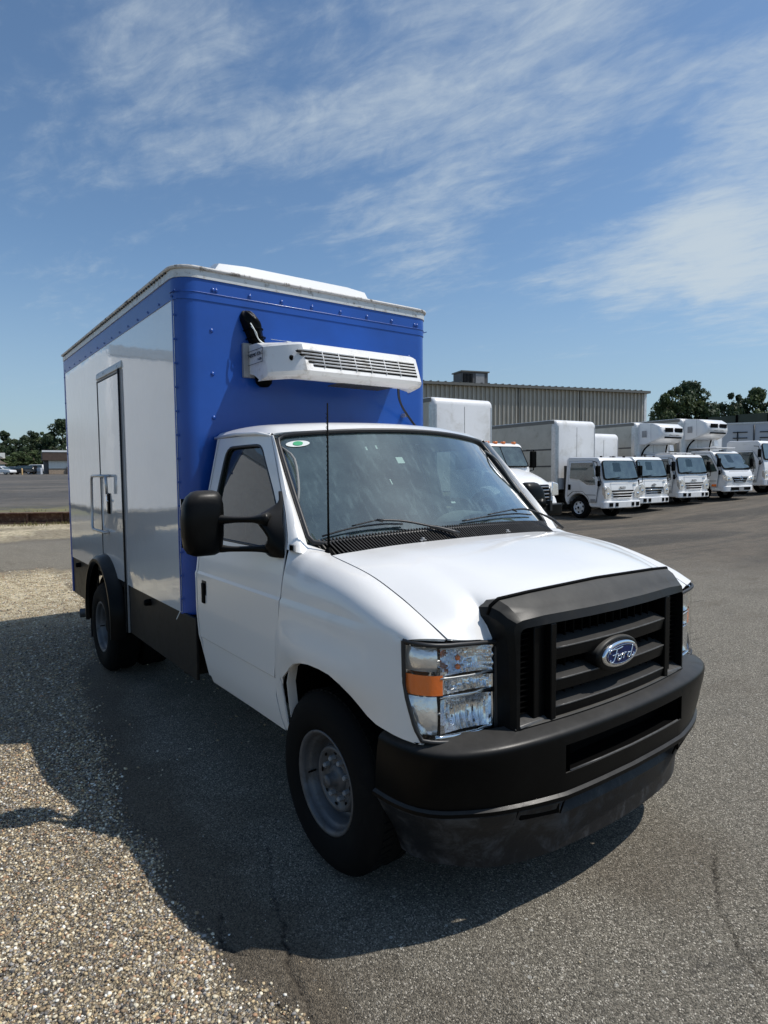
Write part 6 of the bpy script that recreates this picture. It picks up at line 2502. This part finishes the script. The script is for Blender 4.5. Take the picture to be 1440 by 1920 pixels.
ib = empty('ice_cabinet', (x, y_, z), R_(53), 'pale upright cabinet standing at the left corner of the shop', 'cabinet')
b.box(-.35, .35, -.3, .3, 0, 1.15)
b.obj('cabinet_body', 'shadewhite', ib, bevel=.03)
b = MB()
b.box(-.28, .28, -.32, -.30, .15, .55)
b.obj('cabinet_door', 'grey', ib)

x, y_, z = at_px(1, 128)
hs_ = empty('house', (x, y_, z), R_(85), 'white gabled building with a brown lower roof at the left edge', 'building')
b = MB()
b.box(-8, 1.2, 0, 7, 0, 2.0)
b.obj('wall', 'stucco', hs_)
b = MB()
b.prism([(-8.5, 2.0), (1.7, 2.0), (-.6, 3.3), (-8.5, 3.3)], 'y', -.4, 4)
b.obj('lower_roof', 'brick', hs_)
b = MB()
b.box(-8.3, 1.3, .5, 7, 3.2, 4.3)
b.obj('gable_wall', 'stucco', hs_)
b = MB()
b.prism([(-3.2, 3.4), (.9, 3.4), (-1.2, 4.1)], 'y', .3, .5)
b.obj('gable_trim', 'hvac', hs_)


# ---- parked cars on the left
def car(u, D, label, m_, rz, L=4.6, H=1.42, suv=False, dz=0.0):
    x, y_, z = at_px(u, D)
    e = empty('parked_car', (x, y_, z+dz), R_(rz), label, 'car', 'cars parked in the far lot')
    w_ = .9
    if suv:
        up_ = [(-L/2+.1, 1.0), (-L/2+.35, H), (L*.12, H), (L*.28, 1.02)]
    else:
        up_ = [(-L*.40, .92), (-L*.22, H), (L*.10, H), (L*.27, .93)]
    prf = [(-L/2, .35), (-L/2, .85), up_[0], up_[3], (L/2-.12, .78), (L/2, .60), (L/2, .32)]
    b = MB()
    n = len(prf)
    arch_ = []
    b.prism(prf, 'y', -w_, w_)
    b.obj('car_body', m_, e, bevel=.09, seg=3)
    b = MB()
    V = [(up_[0][0], -w_*.97, up_[0][1]-.03), (up_[1][0], -w_*.76, H), (up_[2][0], -w_*.76, H), (up_[3][0], -w_*.97, up_[3][1]-.03)]
    V += [(a, -b_, c) for a, b_, c in V]
    b.add(V, [(0, 1, 2, 3), (7, 6, 5, 4), (1, 5, 6, 2), (0, 4, 5, 1), (3, 2, 6, 7)])
    b.obj('cabin_roof', m_, e, bevel=.05, seg=2)
    for s in (-1, 1):
        b = MB()
        V = [(up_[0][0]+.25, s*w_*.955, up_[0][1]+.02), (up_[1][0]+.10, s*(w_*.80+.01), H-.09), (up_[2][0]-.08, s*(w_*.80+.01), H-.09), (up_[3][0]-.25, s*w_*.955, up_[3][1]+.02)]
        b.add(V, [(0, 1, 2, 3)])
        b.obj('side_window', 'farglass', e, solid=.01)
        for xx in (-L*.30, L*.31):
            far_wheel(e, xx, .88, s, .33, 5, .2)
    b = MB()
    b.add([(up_[3][0]-.02, -w_*.86, up_[3][1]+.03), (up_[3][0]-.02, w_*.86, up_[3][1]+.03), (up_[2][0]+.06, w_*.72, H-.06), (up_[2][0]+.06, -w_*.72, H-.06)], [(0, 1, 2, 3)])
    b.obj('windscreen', 'farglass', e, solid=.02)
    return e


car(5, 107, 'white sedan at the left edge, nearest of the far cars', 'carwhite', 50)
car(47, 110, 'black estate car parked behind the tan post', 'carblack', 232, 4.9, 1.5, True)
car(8, 124, 'dark blue car at the left edge behind the white sedan', 'carblue', 50, 4.6, 1.4)
car(30, 126, 'dark grey car between the blue car and the black car', 'cargrey', 50)
car(69, 122, 'white off-roader beside the shop wall', 'carwhite', 230, 4.6, 1.7, True)
car(54, 128, 'grey car roof showing above the black car', 'cargrey', 232, 4.6, 1.6, True)
x, y_, z = at_px(45, 106)
b = MB()
b.lathe([(0, 1.12), (.09, 1.10), (.12, 1.02), (.12, 0)], (x, y_, z), 'z', 14)
po = b.obj('bollard', 'yellow', None, sm=True)
tag(po, 'tan painted post standing in front of the black car', 'bollard')

# ---- rusty beam along the lot edge, weeds
p0b, p1b = Vector((-26.0, -3.6, 0)), Vector((-20.0, 5.6, 0))
dirb = (p1b-p0b).normalized()
Lb = (p1b-p0b).length
be_ = empty('rusty_beam', p0b, math.atan2(dirb.y, dirb.x), 'low rusty brown steel beam laid along the edge of the far car park', 'beam')
b = MB()
b.box(0, Lb, .0, .34, .02, .05)
b.box(0, Lb, .15, .19, .05, .36)
b.box(0, Lb, .0, .34, .36, .40)
b.obj('beam_section', 'rust', be_, bevel=.006)
for k in range(9):
    b = MB()
    b.box(.4+1.2*k, .46+1.2*k, .02, .16, .05, .36)
    b.obj('stiffener', 'rust', be_)


def blades(name, pts, hgt, col, label, wid=.006):
    V, F = [], []
    for i, (x, y_) in enumerate(pts):
        z = float(zg(x, y_))+.0
        h_ = hgt*(.4+.9*rng.random())
        a = rng.random()*6.283
        ln = .5*h_*rng.random()
        dx, dy = math.cos(a), math.sin(a)
        w_ = wid*(.6+.8*rng.random())
        k = len(V)
        V += [(x-dy*w_, y_+dx*w_, z), (x+dy*w_, y_-dx*w_, z), (x+dx*ln*.5-dy*w_*.6, y_+dy*ln*.5+dx*w_*.6, z+h_*.6), (x+dx*ln*.5+dy*w_*.6, y_+dy*ln*.5-dx*w_*.6, z+h_*.6), (x+dx*ln, y_+dy*ln, z+h_)]
        F += [(k, k+1, k+3, k+2), (k+2, k+3, k+4)]
    o = mesh(name, V, F, col, None, recalc=False)
    at = o.data.attributes.new('leafv', 'FLOAT', 'POINT')
    at.data.foreach_set('value', np.repeat(rng.random(len(V)//5), 5))
    tag(o, label, name.replace('_', ' '), kind='stuff')
    return o


pts = []
for i in range(9000):
    t = rng.random()*Lb
    off = .6+abs(rng.normal())*2.2
    p = p0b+dirb*t+Vector((-dirb.y, dirb.x, 0))*off
    if fbm(np.array([p.x*.7]), np.array([p.y*.7]), 77)[0] > .45:
        pts.append((p.x, p.y))
blades('weeds', pts, .12, 'grass', 'yellow-green weeds growing behind the rusty beam', .012)
pts = []
for i in range(2600):
    t = rng.random()*Lb
    off = -.05-abs(rng.normal())*.5
    p = p0b+dirb*t+Vector((-dirb.y, dirb.x, 0))*off
    if fbm(np.array([p.x*1.3]), np.array([p.y*1.3]), 78)[0] > .5:
        pts.append((p.x, p.y))
blades('dry_weeds', pts, .11, 'grass', 'dry brown weeds in front of the rusty beam', .008)
